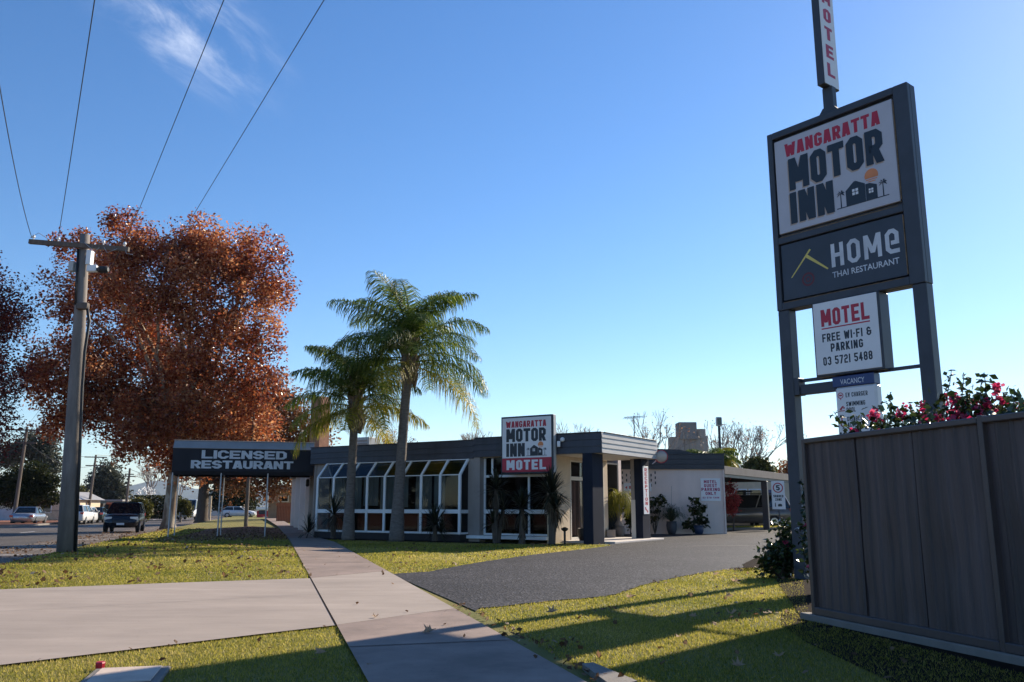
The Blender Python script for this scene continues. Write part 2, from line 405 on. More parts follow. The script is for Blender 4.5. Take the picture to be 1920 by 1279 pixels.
M['leaf_plane'] = leafmat('plane_leaves', [(0, (0.075, 0.014, 0.012)), (0.3, (0.27, 0.060, 0.026)), (0.65, (0.48, 0.170, 0.062)), (1, (0.74, 0.42, 0.21))], 0.52, 0.3, 0.6, 0.3)
M['leaf_plane_red'] = leafmat('plane_leaves_red', [(0, (0.045, 0.008, 0.012)), (0.5, (0.12, 0.020, 0.020)), (1, (0.22, 0.055, 0.03))], 0.4, 0.45, 0.4, 0.3)
M['leaf_plane_pale'] = leafmat('plane_leaves_pale', [(0, (0.13, 0.045, 0.02)), (0.5, (0.30, 0.12, 0.05)), (1, (0.46, 0.26, 0.12))], 0.45, 0.5, 0.3, 0.3)
M['leaf_euc'] = leafmat('gum_leaves', [(0, (0.035, 0.045, 0.030)), (1, (0.11, 0.12, 0.085))], 0.25, 0.5, 0.3)
M['leaf_dark'] = leafmat('dark_evergreen', [(0, (0.010, 0.016, 0.006)), (0.7, (0.035, 0.045, 0.012)), (1, (0.10, 0.095, 0.020))], 0.25, 0.55, 0.2, 0.4)
M['leaf_shade'] = leafmat('far_tree_leaves', [(0, (0.008, 0.010, 0.008)), (1, (0.026, 0.028, 0.022))], 0.1, 0.7, 0.1)
M['leaf_hedge'] = leafmat('hedge_leaves', [(0, (0.03, 0.040, 0.008)), (1, (0.15, 0.14, 0.03))], 0.35, 0.5, 0.3)
M['leaf_cam'] = leafmat('camellia_leaves', [(0, (0.010, 0.020, 0.008)), (0.75, (0.030, 0.055, 0.015)), (1, (0.09, 0.12, 0.03))], 0.3, 0.28, 0.5)
M['petal'] = leafmat('camellia_petals', [(0, (0.38, 0.015, 0.07)), (0.6, (0.62, 0.04, 0.14)), (1, (0.75, 0.16, 0.26))], 0.45, 0.5, 0.2)
M['leaf_redshrub'] = leafmat('red_shrub', [(0, (0.25, 0.02, 0.025)), (1, (0.60, 0.10, 0.09))], 0.45, 0.5, 0.2)
M['frond'] = leafmat('palm_frond', [(0, (0.028, 0.058, 0.009)), (0.6, (0.095, 0.155, 0.022)), (1, (0.30, 0.32, 0.07))], 0.46, 0.42, 0.25)
M['frond_old'] = leafmat('palm_frond_old', [(0, (0.12, 0.16, 0.012)), (0.6, (0.36, 0.32, 0.025)), (1, (0.50, 0.34, 0.05))], 0.42, 0.45, 0.3)
M['yucca'] = leafmat('yucca_blades', [(0, (0.008, 0.011, 0.007)), (1, (0.030, 0.036, 0.018))], 0.2, 0.35, 0.4)
M['yucca_dead'] = leafmat('yucca_dead_blades', [(0, (0.05, 0.04, 0.03)), (1, (0.16, 0.13, 0.09))], 0.2, 0.7, 0.2)
M['pony'] = leafmat('ponytail_blades', [(0, (0.10, 0.13, 0.02)), (1, (0.38, 0.34, 0.06))], 0.5, 0.45, 0.3)
M['grass'] = leafmat('grass_blades', [(0, (0.120, 0.138, 0.018)), (0.4, (0.275, 0.265, 0.040)), (0.75, (0.46, 0.385, 0.080)), (1, (0.60, 0.48, 0.18))], 0.64, 0.5, 0.25, 0.35)
M['dry_leaf'] = leafmat('dry_leaf', [(0, (0.30, 0.17, 0.09)), (1, (0.60, 0.45, 0.32))], 0.45, 0.6, 0.2)
M['litter'] = leafmat('fallen_leaves', [(0, (0.09, 0.045, 0.022)), (0.6, (0.20, 0.11, 0.055)), (0.92, (0.36, 0.24, 0.15)), (1, (0.55, 0.45, 0.34))], 0.4, 0.6, 0.2)

# ------------------------------------------------------------------ lettering
def strokes(ch, w, t, hu):
    a = t / 2; l, r, b, T, m = a, w - a, a / hu, 1 - a / hu, 0.5; h = w / 2
    k = min(t * .75, .293 * t + .36 * max(w - 2 * t, .02)); K = min(k / hu, (.5 - a / hu) * .42)
    if ch in 'O0': return [('P', [(l, b + K), (l, T - K), (l + k, T), (r - k, T), (r, T - K), (r, b + K), (r - k, b), (l + k, b)], 1)]
    if ch == 'Q': return strokes('O', w, t, hu)
    if ch == 'D': return [('P', [(l, b), (l, T), (r - k, T), (r, T - K), (r, b + K), (r - k, b)], 1)]
    if ch == 'C': return [('P', [(r, .66), (r, T - K), (r - k, T), (l + k, T), (l, T - K), (l, b + K), (l + k, b), (r - k, b), (r, b + K), (r, .34)], 0)]
    if ch == 'G': return [('P', [(r, .69), (r, T - K), (r - k, T), (l + k, T), (l, T - K), (l, b + K), (l + k, b), (r - k, b), (r, b + K), (r, .47), (h, .47)], 0)]
    if ch == 'E': return [('P', [(w, T), (l, T), (l, b), (w, b)], 0), ('P', [(l, m), (w * .9, m)], 0)]
    if ch == 'F': return [('P', [(w, T), (l, T), (l, 0)], 0), ('P', [(l, m), (w * .88, m)], 0)]
    if ch == 'H': return [('P', [(l, 0), (l, 1)], 0), ('P', [(r, 0), (r, 1)], 0), ('P', [(l, m), (r, m)], 0)]
    if ch == 'I': return [('P', [(h, 0), (h, 1)], 0)]
    if ch == 'K': return [('P', [(l, 0), (l, 1)], 0), ('D', l + a * .4, .42, r, 1), ('D', l + a * .6, .58, r + a * .1, 0)]
    if ch == 'L': return [('P', [(l, 1), (l, b), (w, b)], 0)]
    if ch == 'M': return [('P', [(l, 0), (l, 1)], 0), ('P', [(r, 0), (r, 1)], 0), ('D', l + a * .2, 1, h, .22), ('D', r - a * .2, 1, h, .22)]
    if ch == 'N': return [('P', [(l, 0), (l, 1)], 0), ('P', [(r, 0), (r, 1)], 0), ('D', l, 1, r, 0)]
    if ch == 'P': return [('P', [(l, 0), (l, T), (r - k, T), (r, T - K), (r, .43 + K), (r - k, .43), (l, .43)], 0)]
    if ch == 'R': return [('P', [(l, 0), (l, T), (r - k, T), (r, T - K), (r, .45 + K), (r - k, .45), (l, .45)], 0), ('D', h, .47, r + a * .1, 0)]
    if ch == 'B': return [('P', [(l, b), (l, T), (r - k, T), (r, T - K), (r, m + K), (r - k, m), (r, m - K), (r, b + K), (r - k, b)], 1), ('P', [(l, m), (r - k, m)], 0)]
    if ch == 'S': return [('P', [(r, .70), (r, T - K), (r - k, T), (l + k, T), (l, T - K), (l, m + K), (l + k, m), (r - k, m), (r, m - K), (r, b + K), (r - k, b), (l + k, b), (l, b + K), (l, .30)], 0)]
    if ch == 'T': return [('P', [(0, T), (w, T)], 0), ('P', [(h, 0), (h, T)], 0)]
    if ch == 'U': return [('P', [(l, 1), (l, b + K), (l + k, b), (r - k, b), (r, b + K), (r, 1)], 0)]
    if ch == 'V': return [('D', l, 1, h, 0), ('D', r, 1, h, 0)]
    if ch == 'W': return [('D', l, 1, w * .29, 0), ('D', h, .85, w * .29, 0), ('D', h, .85, w * .71, 0), ('D', r, 1, w * .71, 0)]
    if ch == 'A': return [('D', l, 0, h - a * .45, 1), ('D', r, 0, h + a * .45, 1), ('P', [(w * .24, .26), (w * .76, .26)], 0)]
    if ch == 'Y': return [('D', l, 1, h, .4), ('D', r, 1, h, .4), ('P', [(h, 0), (h, .48)], 0)]
    if ch == 'X': return [('D', l, 1, r, 0), ('D', r, 1, l, 0)]
    if ch == 'Z': return [('P', [(0, T), (w, T)], 0), ('P', [(0, b), (w, b)], 0), ('D', r, T, l, b)]
    if ch == '1': return [('P', [(h, 0), (h, 1)], 0), ('P', [(h * .3, T - .08), (h, T - .08)], 0)]
    if ch == '2': return [('P', [(l, .70), (l, T - K), (l + k, T), (r - k, T), (r, T - K), (r, m + K), (r - k, m), (l + k, m), (l, m - K), (l, b), (w, b)], 0)]
    if ch == '3': return [('P', [(l, .72), (l, T - K), (l + k, T), (r - k, T), (r, T - K), (r, m + K), (r - k, m), (r, m - K), (r, b + K), (r - k, b), (l + k, b), (l, b + K), (l, .28)], 0), ('P', [(h, m), (r - k, m)], 0)]
    if ch == '4': return [('P', [(r - a, 0), (r - a, 1)], 0), ('P', [(0, .3), (w, .3)], 0), ('D', l, .3, r - a, 1)]
    if ch == '5': return [('P', [(w, T), (l, T), (l, .56), (r - k, .56), (r, .56 - K), (r, b + K), (r - k, b), (l + k, b), (l, b + K), (l, .28)], 0)]
    if ch == '7': return [('P', [(0, T), (w, T)], 0), ('D', r, T, w * .35, 0)]
    if ch == '8': return [('P', [(l, b + K), (l, m - K), (l + k, m), (l, m + K), (l, T - K), (l + k, T), (r - k, T), (r, T - K), (r, m + K), (r - k, m), (r, m - K), (r, b + K), (r - k, b), (l + k, b)], 1), ('P', [(l + k, m), (r - k, m)], 0)]
    if ch == '-': return [('P', [(w * .1, m), (w * .9, m)], 0)]
    if ch == '&': return [('P', [(r - k * .5, .72), (r - k * .5, T - K), (r - k * 1.5, T), (l + k, T), (l, T - K), (l, m + K), (l + k, m), (l, m - K), (l, b + K), (l + k, b), (r - k, b), (r, b + K), (r, .5)], 0), ('P', [(l + k, m), (w * 1.05, m)], 0)]
    if ch == 'e': return [('P', [(r + a, b), (l + k, b), (l, b + K), (l, T - K), (l + k, T), (r - k, T), (r, T - K), (r, .44), (l + a + .06, .44)], 0)]
    return []
NARROW = {'I': .30, '1': .42, '-': .5, ' ': .5}
WIDE = {'M': 1.32, 'W': 1.45, '&': 1.15}
def miter(pts, closed, t, hu):
    pts = [(x, y * hu) for x, y in pts]; n = len(pts); out = []
    for i in range(n):
        p = Vector((*pts[i], 0))
        d0 = d1 = None
        if closed or i > 0: d0 = (p - Vector((*pts[i - 1], 0))).normalized()
        if closed or i < n - 1: d1 = (Vector((*pts[(i + 1) % n], 0)) - p).normalized()
        if d0 is None: d0 = d1
        if d1 is None: d1 = d0
        n0 = Vector((-d0.y, d0.x, 0)); n1 = Vector((-d1.y, d1.x, 0)); mm = n0 + n1
        mm = mm.normalized() if mm.length > 1e-3 else n0
        k = t / 2 / max(0.45, mm.dot(n0))
        out.append(((p.x + mm.x * k, (p.y + mm.y * k) / hu), (p.x - mm.x * k, (p.y - mm.y * k) / hu)))
    return out
def letters(mb, text, o, u, n, W, H, t=0.2, w0=0.56, gap=0.12, chamf=None, skew=0.0, eps=0.0004):
    """painted letters: o = lower left corner, u = reading direction, n = out of the face"""
    o = Vector(o); u = Vector(u).normalized(); n = Vector(n).normalized()
    chamf = t * 0.75 if chamf is None else chamf
    ws = []
    for ch in text:
        ww = t if ch == 'I' else w0 * NARROW.get(ch, WIDE.get(ch, 1.0)); ws.append(ww)
    tot = sum(ws) + gap * (len(text) - 1); sx = W / tot; hu = max(H / sx, t / .215)
    x = 0.0; ei = 0
    def put(q):
        nonlocal ei
        vs = [o + u * ((x + a + skew * b / (sx / H)) * sx) + Vector((0, 0, 1)) * (b * H) + n * (0.001 + eps * ei) for a, b in q]
        area = sum(q[i][0] * q[(i + 1) % len(q)][1] - q[(i + 1) % len(q)][0] * q[i][1] for i in range(len(q)))
        if area < 0: vs = vs[::-1]
        mb.add(vs, [tuple(range(len(vs)))])
    for ch, ww in zip(text, ws):
        ei = 0
        for s_ in strokes(ch, ww, t, hu):
            if s_[0] == 'D':
                _, x0, y0, x1, y1 = s_; hh = t * 0.54
                put([(x0 - hh, y0), (x0 + hh, y0), (x1 + hh, y1), (x1 - hh, y1)])
            else:
                pr = miter(s_[1], s_[2], t, hu); m_ = len(pr)
                for i in range(m_ if s_[2] else m_ - 1):
                    j = (i + 1) % m_
                    put([tuple(pr[i][0][:2]), tuple(pr[j][0][:2]), tuple(pr[j][1][:2]), tuple(pr[i][1][:2])])
            ei += 1
        x += ww + gap
    return mb
def built_text(name, text, o, u, n, W, H, m, parent, weight=0.0):
    cu = bpy.data.curves.new('t', 'FONT'); cu.body = text; cu.offset = weight; cu.resolution_u = 3
    to = bpy.data.objects.new('t', cu); COL.objects.link(to)
    dg = bpy.context.evaluated_depsgraph_get(); me = bpy.data.meshes.new_from_object(to.evaluated_get(dg))
    bpy.data.objects.remove(to); bpy.data.curves.remove(cu)
    co = np.zeros(len(me.vertices) * 3); me.vertices.foreach_get('co', co); co = co.reshape(-1, 3)
    lo, hi = co.min(0), co.max(0); q = (co - lo) / np.maximum(hi - lo, 1e-6)
    o = np.array(o); u = np.array(Vector(u).normalized()); n = np.array(Vector(n).normalized())
    w = o + q[:, :1] * W * u + q[:, 1:2] * H * np.array((0, 0, 1.0)) + n * 0.0015
    me.vertices.foreach_set('co', w.ravel()); me.update(); me.materials.clear()
    return link_mesh(name, me, m, parent)
def disc(mb, c, u, n, r, k=20, e=0.001, r2=None):
    c = Vector(c); u = Vector(u).normalized(); n = Vector(n).normalized(); z = Vector((0, 0, 1)); r2 = r2 or r
    return mb.add([c + u * r * math.cos(2 * math.pi * i / k) + z * r2 * math.sin(2 * math.pi * i / k) + n * e for i in range(k)], [tuple(range(k))])
def ring(mb, c, u, n, r0, r1, k=24, e=0.001):
    c = Vector(c); u = Vector(u).normalized(); n = Vector(n).normalized(); z = Vector((0, 0, 1)); vs = []
    for i in range(k):
        d = u * math.cos(2 * math.pi * i / k) + z * math.sin(2 * math.pi * i / k); vs += [c + d * r0 + n * e, c + d * r1 + n * e]
    return mb.add(vs, [(2 * i, 2 * i + 1, (2 * i + 3) % (2 * k), (2 * i + 2) % (2 * k)) for i in range(k)])
def flat(mb, pts, o, u, n, e=0.001):
    o = Vector(o); u = Vector(u).normalized(); n = Vector(n).normalized()
    area = sum(pts[i][0] * pts[(i + 1) % len(pts)][1] - pts[(i + 1) % len(pts)][0] * pts[i][1] for i in range(len(pts)))
    pts = pts if area > 0 else pts[::-1]
    return mb.add([o + u * a + Vector((0, 0, b)) + n * e for a, b in pts], [tuple(range(len(pts)))])
def house_emblem(o, u, n, W, parent):
    """two gabled houses, two palms and a setting sun; W wide, drawn in a 1 x .55 frame"""
    def q(pts): return [(a * W, b * W) for a, b in pts]
    sn = MB(); c = Vector(o) + Vector(u) * (0.70 * W) + Vector((0, 0, 0.44 * W))
    rr = 0.13 * W
    k = 16; flat(sn, [(rr * math.cos(math.pi * i / k - 0.25 + 0.5 * i / k), rr * math.sin(math.pi * i / k - 0.25 + 0.5 * i / k)) for i in range(k + 1)], c, u, n, 0.001)
    for i in range(3):
        zz = -0.035 * W - 0.036 * W * i; hw = math.sqrt(max(rr * rr - zz * zz, 1e-6)); flat(sn, [(-hw, zz - 0.009 * W), (hw, zz - 0.009 * W), (hw, zz + 0.009 * W), (-hw, zz + 0.009 * W)], c, u, n, 0.001)
    sn.build('sunset_emblem', M['orange'], parent)
    h = MB()
    flat(h, q([(.19, .0), (.57, .0), (.57, .33), (.40, .43), (.36, .43), (.19, .29)]), o, u, n, .002)
    flat(h, q([(.575, .0), (.79, .0), (.79, .25), (.66, .31), (.575, .31)]), o, u, n, .0024)
    flat(h, q([(.0, -.015), (1.0, -.015), (1.0, .003), (.0, .003)]), o, u, n, .0028)
    for cx, cz in ((.09, .27), (.90, .25)):
        flat(h, q([(cx - .012, 0), (cx + .012, 0), (cx + .008, cz), (cx - .008, cz)]), o, u, n, .0032)
        for j, an in enumerate((-25, 15, 60, 120, 165, 205)):
            ca, sa = math.cos(R(an)), math.sin(R(an)); L_ = .085
            flat(h, q([(cx, cz), (cx + ca * L_ * .6 - sa * .016, cz + sa * L_ * .6 + ca * .016 + .008), (cx + ca * L_, cz + sa * L_ - .02), (cx + ca * L_ * .55 + sa * .012, cz + sa * L_ * .55 - ca * .012)]), o, u, n, .0036 + .0003 * j)
    h.build('house_emblem', M['ink'], parent)
    for x0, z0, s_ in ((.32, .17, .115), (.635, .12, .085)):
        wd = MB(); e = s_ * .06
        flat(wd, q([(x0, z0), (x0 + s_, z0), (x0 + s_, z0 + s_), (x0, z0 + s_)]), o, u, n, .006); wd.build('window_emblem', M['sign_white'], parent)
        wd = MB(); c_ = s_ / 2
        flat(wd, q([(x0 + c_ - e, z0), (x0 + c_ + e, z0), (x0 + c_ + e, z0 + c_ - e), (x0 + s_, z0 + c_ - e), (x0 + s_, z0 + c_ + e), (x0 + c_ + e, z0 + c_ + e), (x0 + c_ + e, z0 + s_), (x0 + c_ - e, z0 + s_), (x0 + c_ - e, z0 + c_ + e), (x0, z0 + c_ + e), (x0, z0 + c_ - e), (x0 + c_ - e, z0 + c_ - e)]), o, u, n, .007); wd.build('glazing_cross', M['ink'], parent)
def line(parent, m, *args, name='lettering', **kw): return letters(MB(), *args, **kw).build(name, m, parent)

# ------------------------------------------------------------------ the ground
def tri_poly(name, poly, z, m, kind='structure'):
    """one flat sheet; poly = (x, y) or (x, y, z)"""
    vs = [(p[0], p[1], p[2] if len(p) > 2 else z) for p in poly]
    me = bpy.data.meshes.new(name); me.from_pydata(vs, [], [tuple(range(len(vs)))]); me.update()
    if me.polygons[0].normal.z < 0: me.flip_normals()
    o = link_mesh(name, me, m); tag(o, kind=kind); return o
def ragged(pts, step, amp, seed):
    rr = random.Random(seed); out = []
    for (x0, y0), (x1, y1) in zip(pts[:-1], pts[1:]):
        L_ = math.hypot(x1 - x0, y1 - y0); n = max(1, int(L_ / step))
        for i in range(n):
            t = i / n; nx, ny = -(y1 - y0) / L_, (x1 - x0) / L_; d = rr.uniform(-amp, amp) if (i or out) else 0
            out.append((x0 + (x1 - x0) * t + nx * d, y0 + (y1 - y0) * t + ny * d))
    return out + [pts[-1]]
def inside(px, py, poly):
    poly = np.asarray([p[:2] for p in poly]); x, y = np.asarray(px), np.asarray(py)
    c = np.zeros(len(x), bool); n = len(poly); j = n - 1
    for i in range(n):
        xi, yi = poly[i]; xj, yj = poly[j]
        c ^= ((yi > y) != (yj > y)) & (x < (xj - xi) * (y - yi) / (yj - yi + 1e-12) + xi); j = i
    return c
def z_verge(s_): return -0.003 * max(0.0, s_ - 30)
def z_road(s_): return -0.13 - 0.0042 * max(0.0, min(s_, 85) - 18)
def strip(name, m, n0, n1, ss, zf, nn=1):
    vs = []; fs = []
    for s_ in ss:
        for i in range(nn + 1):
            p = P(s_, n0 + (n1 - n0) * i / nn); vs.append((p[0], p[1], zf(s_)))
    w = nn + 1
    for a in range(len(ss) - 1):
        for i in range(nn): fs.append((a * w + i, a * w + i + 1, (a + 1) * w + i + 1, (a + 1) * w + i))
    o = np_mesh(name, vs, fs, 4, m); tag(o, kind='structure'); return o
SS = [-60, -20, 0, 10, 18, 24, 30, 40, 50, 60, 70, 85, 110, 160, 260]
g = MB(); g.add([(-6000, -3000, -0.75), (6000, -3000, -0.75), (6000, 9000, -0.75), (-6000, 9000, -0.75)], [(0, 1, 2, 3)])
tag(g.build('ground', M['farland']), kind='structure')
strip('lawn_ground', M['lawn'], -5.2, 60, SS, z_verge, 6)
strip('road', M['road'], -17.6, -5.2, SS, z_road)
strip('parking_strip', M['gravel'], -8.3, -5.2, SS, lambda s_: z_road(s_) + 0.004)
strip('far_verge', M['litter_soil'], -120, -17.75, SS, lambda s_: z_road(s_) + 0.12, 4)
kb = MB()
for n0 in (-5.35, -17.75):
    for a, b in zip(SS[:-1], SS[1:]):
        q = [P(a, n0), P(b, n0), P(b, n0 + .15), P(a, n0 + .15)]
        zt = [(z_verge(s_) - 0.03 if n0 > -10 else z_road(s_) + 0.13) for s_ in (a, b)]
        zz = [zt[0], zt[1], zt[1], zt[0]]
        vs = [(p_[0], p_[1], -0.72) for p_ in q] + [(p_[0], p_[1], z_) for p_, z_ in zip(q, zz)]
        kb.add(vs, [(4, 7, 6, 5), (0, 4, 5, 1), (1, 5, 6, 2), (2, 6, 7, 3), (3, 7, 4, 0)])
tag(kb.build('kerb', M['kerb']), kind='structure')
mk = MB()
for s0 in range(-20, 170, 9):
    for a, b, n_ in ((s0, s0 + 3, -12.9),):
        q = [P(a, n_), P(b, n_), P(b, n_ + .12), P(a, n_ + .12)]; zz = [z_road(a), z_road(b), z_road(b), z_road(a)]
        mk.add([(p_[0], p_[1], z_ + .006) for p_, z_ in zip(q, zz)], [(3, 2, 1, 0)])
for s0 in (20, 26.5, 33, 39.5, 46, 52.5):
    q = [P(s0, -8.3), P(s0 + .12, -8.3), P(s0 + .12, -6.2), P(s0, -6.2)]
    mk.add([(p_[0], p_[1], z_road(s0) + .009) for p_ in q], [(3, 2, 1, 0)])
tag(mk.build('road_markings', M['white']), kind='structure')

def BW0(x, y):
    c, s = math.cos(R(-32)), math.sin(R(-32)); return (2.74 + x * c - y * s, 26.2 + x * s + y * c)
PATH = [P(-6, .67), P(8, .67), P(30, .67), (-13.75, 51), (-26, 91), (-24.6, 91), (-12.98, 51.4), (-7.22, 32.35), P(28.5, 2.0), P(16, 2.04), P(-6, 2.04)]
tri_poly('footpath', [P(-6, .67), P(8.72, .67), P(9.75, 2.04), P(-6, 2.04)], 0.024, M['path'])
tri_poly('footpath', [P(14.4, .67), P(30, .67), (-13.75, 51), (-26, 91), (-24.6, 91), (-12.98, 51.4), (-7.22, 32.35), P(28.5, 2.0), P(15.6, 2.04)], 0.024, M['path'])
tri_poly('crossover_slab', [P(8.735, .67), P(14.385, .67), P(15.585, 2.04), P(9.765, 2.04)], 0.0235, M['concrete'])
jt = MB()
for s_ in (-2.1, .9, 3.0, 5.2, 7.35, 17.9, 19.0, 21.3, 23.6, 26.0, 28.3):
    q = [P(s_, .67), P(s_ + .018, .67), P(s_ + .018, 2.03), P(s_, 2.03)]
    jt.add([(p_[0], p_[1], .0285) for p_ in q], [(3, 2, 1, 0)])
q = [P(14.35, .657), P(14.35, .672), P(8.75, .672), P(8.75, .657)]
jt.add([(a, b, .0245) for a, b in q], [(3, 2, 1, 0)])
tag(jt.build('path_joints', M['mulch']), kind='structure')
CROSS = [P(8.74, .657), (-2.1, 8.2), (-3.7, 6.51), (-7.1, 3.2), (-9.9, 10.2), (-9.0, 11.15), (-7.05, 12.19), (-5.1, 13.2), P(14.38, .657)]
tri_poly('concrete_crossover', CROSS, 0.020, M['concrete'])
cj = MB(); a0, a1 = Vector((-2.45, 11.6, .0245)), Vector((-8.3, 8.0, .0245)); dd = (a1 - a0).normalized(); nn_ = Vector((-dd.y, dd.x, 0)) * .006
cj.add([a0 - nn_, a0 + nn_, a1 + nn_, a1 - nn_], [(0, 3, 2, 1)]); tag(cj.build('crossover_joint', M['taupe']), kind='structure')

def zy(x, y): return 0.012
EDGE_L2 = [G(727, 1077), G(802, 1073), G(900, 1055), G(998, 1041), G(1092, 1031), G(1144, 1024)]
EDGE_NEAR = [G(893, 1148), G(900, 1142), G(1008, 1131), G(1111, 1122), G(1150, 1117), G(1205, 1098), G(1303, 1077), G(1369, 1068), (4.1, 15.6), (4.6, 17.5), (5.6, 20)]
DRIVE = [P(15.0, 2.02)] + EDGE_L2[1:] + [(2.9, 26.1), (3.2, 27.5)]
dv = MB()
poly = DRIVE + [(3.0, 27.5), (14, 27.5), (14, 24), (9, 21)] + EDGE_NEAR[::-1]
poly = ragged(DRIVE[:-1], .2, .03, 6) + [(3.2, 27.5), (14, 27.5), (14, 24), (9, 21)] + ragged(EDGE_NEAR[::-1], .16, .035, 5)
tri_poly('driveway', poly, 0.012, M['asphalt'])
yd = MB(); ys = [27.5, 29, 30.5, 32.5, 36, 60]
vs = []
for y_ in ys: vs += [(-1.0 if y_ > 29 else 3.2, y_, zy(0, y_)), (30, y_, zy(0, y_))]
o = np_mesh('yard', vs, [(2 * i, 2 * i + 1, 2 * i + 3, 2 * i + 2) for i in range(len(ys) - 1)], 4, M['asphalt']); tag(o, kind='structure')
# pale patched seam across the yard
sm = MB(); sm.add([(5.2, 25.2, .0165), (9.2, 25.9, .0165), (9.2, 26.02, .0165), (5.2, 25.3, .0165)], [(0, 1, 2, 3)]); tag(sm.build('yard_seam', M['kerb']), kind='structure')
# kerbed grass island behind the block
isl = MB(); isl.slab([(9.3, 42.0), (17, 42.0), (17, 43.6), (9.3, 43.6)], .0, .11); tag(isl.build('island_kerb', M['kerb']), kind='structure')
isl = MB(); isl.slab([(9.4, 42.1), (16.9, 42.1), (16.9, 43.5), (9.4, 43.5)], .112, .13); tag(isl.build('island_lawn', M['lawn']), kind='structure')
# dirt strip at the foot of the fence and the leaf-strewn ground under the awning
FX = lambda t, off=0.0: (3.06 + .267 * t - .964 * off, 9.04 - .964 * t - .267 * off)
tri_poly('fence_dirt', [FX(-.6, .0), FX(.2, .5), FX(1.2, .9), FX(3, 1.4), FX(10, 2.4), FX(10, -.2), FX(-.6, -.2)], .006, M['mulch'])
BED = [G(1369, 1066), G(1440, 1066), FX(-.25, -.02), FX(0, -.25), FX(8, -.25), FX(8, -3), (9, 21), (5.6, 20), (4.6, 17.5), (4.1, 15.6)]
tri_poly('garden_bed', BED, .0155, M['mulch'])
tri_poly('garden_bed', [BW0(-11.6, -1.25), BW0(-11.6, -.3), BW0(-.7, -.3), BW0(-.7, -.75), BW0(-4, -1.1)], .012, M['mulch'])
tri_poly('awning_ground', [P(31.3, -3.9), P(31.0, .7), P(47, .4), P(52, -1.0), P(47, -3.0), P(36, -3.2)], .007, M['litter_soil'])
ke = MB(); ke.slab([G(1112, 1254), G(1195, 1290), G(1150, 1302), (.50, 6.42)], 0, .045); tag(ke.build('path_edging', M['kerb']), kind='structure')

# distant hills
def hills(name, pts, y0, depth, m):
    n = len(pts); vs = []
    for x, z in pts: vs += [(x, y0, -1), (x, y0 + depth * .5, z), (x, y0 + depth, -1)]
    fs = []
    for i in range(n - 1): fs += [(3 * i, 3 * i + 3, 3 * i + 4, 3 * i + 1), (3 * i + 1, 3 * i + 4, 3 * i + 5, 3 * i + 2)]
    o = np_mesh(name, vs, fs, 4, m, None, True); tag(o, kind='structure')
M['hill'] = mat('wooded_hills', (0.035, 0.050, 0.045), 0.95, 0.25, 0.004, coord='World')
hy = 4200
hp = []
for i in range(61):
    x = -3400 + i * 90
    z = 112 + 26 * math.sin(i * .55) + 14 * math.sin(i * 1.31 + 1) - 60 * max(0, (x + 900) / 2900)
    hp.append((x, max(z, 25)))
hills('hills', hp, hy, 1800, M['hill'])

# ------------------------------------------------------------------ roadside pylon sign
sg = thing('pylon_sign', 'tall charcoal roadside sign on two posts with stacked motel and restaurant panels', 'sign', (4.46, 14, 0), R(-51.2))
UX, NY = (1, 0, 0), (0, -1, 0)
for x0 in (0.0, 2.29):
    MB().bev(x0, x0 + .21, .02, .23, 0, 4.36, .012).build('post', M['sign_frame'], sg)
fr = MB()
fr.bev(0, 2.5, .09, .25, 4.36, 7.52, .01)
fr.bev(0, .10, 0, .0895, 4.36, 7.52, .008).bev(2.27, 2.5, 0, .0895, 4.36, 7.52, .008)
fr.bev(.1005, 2.2695, .0, .0895, 7.40, 7.52, .008).bev(.1005, 2.2695, .0, .0895, 5.50, 5.62, .008).bev(.1005, 2.2695, .0, .0895, 4.36, 4.49, .008)
fr.build('frame', M['sign_frame'], sg)
rs = MB()
rs.bev(2.255, 2.268, -.004, .06, 5.70, 7.30, .003).bev(.14, 2.2, -.004, .02, 5.605, 5.617, .003).bev(.14, 2.2, -.004, .02, 4.478, 4.488, .003).bev(2.25, 2.264, -.004, .06, 4.53, 5.45, .003)
rs.build('edge_trim', mat('rusty_trim', (0.20, 0.13, 0.07), 0.7, 0.5, 14), sg)
pn = MB().bev(.125, 2.235, .02, .085, 5.68, 7.345, .006).build('motel_panel', M['sign_dull'], sg)
o_ = (0, .02, 0)
letters(MB(), 'WANGARATTA', (.325, .02, 7.005), UX, NY, 1.70, .235, .25, .62, .10).build('town_lettering', M['red'], pn)
for w_, x_, z_, W_, H_ in (('MOTOR', .375, 6.385, 1.665, .565), ('INN', .365, 5.80, .80, .545)):
    letters(MB(), w_, (x_ - .022, .02, z_ - .022), UX, NY, W_, H_, .275, .66, .085).build('lettering_edge', M['tan_edge'], pn)
    letters(MB(), w_, (x_, .016, z_), UX, NY, W_, H_, .275, .66, .085).build('large_lettering', M['ink'], pn)
house_emblem((1.205, .02, 5.835), UX, NY, .87, pn)
hp_ = MB().bev(.125, 2.245, .03, .085, 4.52, 5.48, .006).build('restaurant_panel', M['panel_dark'], sg)
hm = MB(); letters(hm, 'HOMe', (1.035, .03, 4.90), UX, NY, 1.12, .385, .175, .58, .17)
hm.build('name_lettering', M['grey_letter'], hp_)
built_text('small_lettering', 'THAI RESTAURANT', (1.035, .03, 4.725), UX, NY, 1.10, .098, M['grey_letter'], hp_, .012)
rm = MB(); flat(rm, [(.285, 4.885), (.655, 5.30), (.685, 5.285), (.31, 4.885)], (0, .03, 0), UX, NY, .0015)
flat(rm, [(.585, 5.17), (.605, 5.225), (.975, 4.905), (.955, 4.89)], (0, .03, 0), UX, NY, .002)
rm.build('roof_mark', M['yellow'], hp_)
rg = MB(); ring(rg, (.60, .03, 4.80), UX, NY, .085, .115); ring(rg, (.60, .03, 4.80), UX, NY, .028, .048, e=.0015)
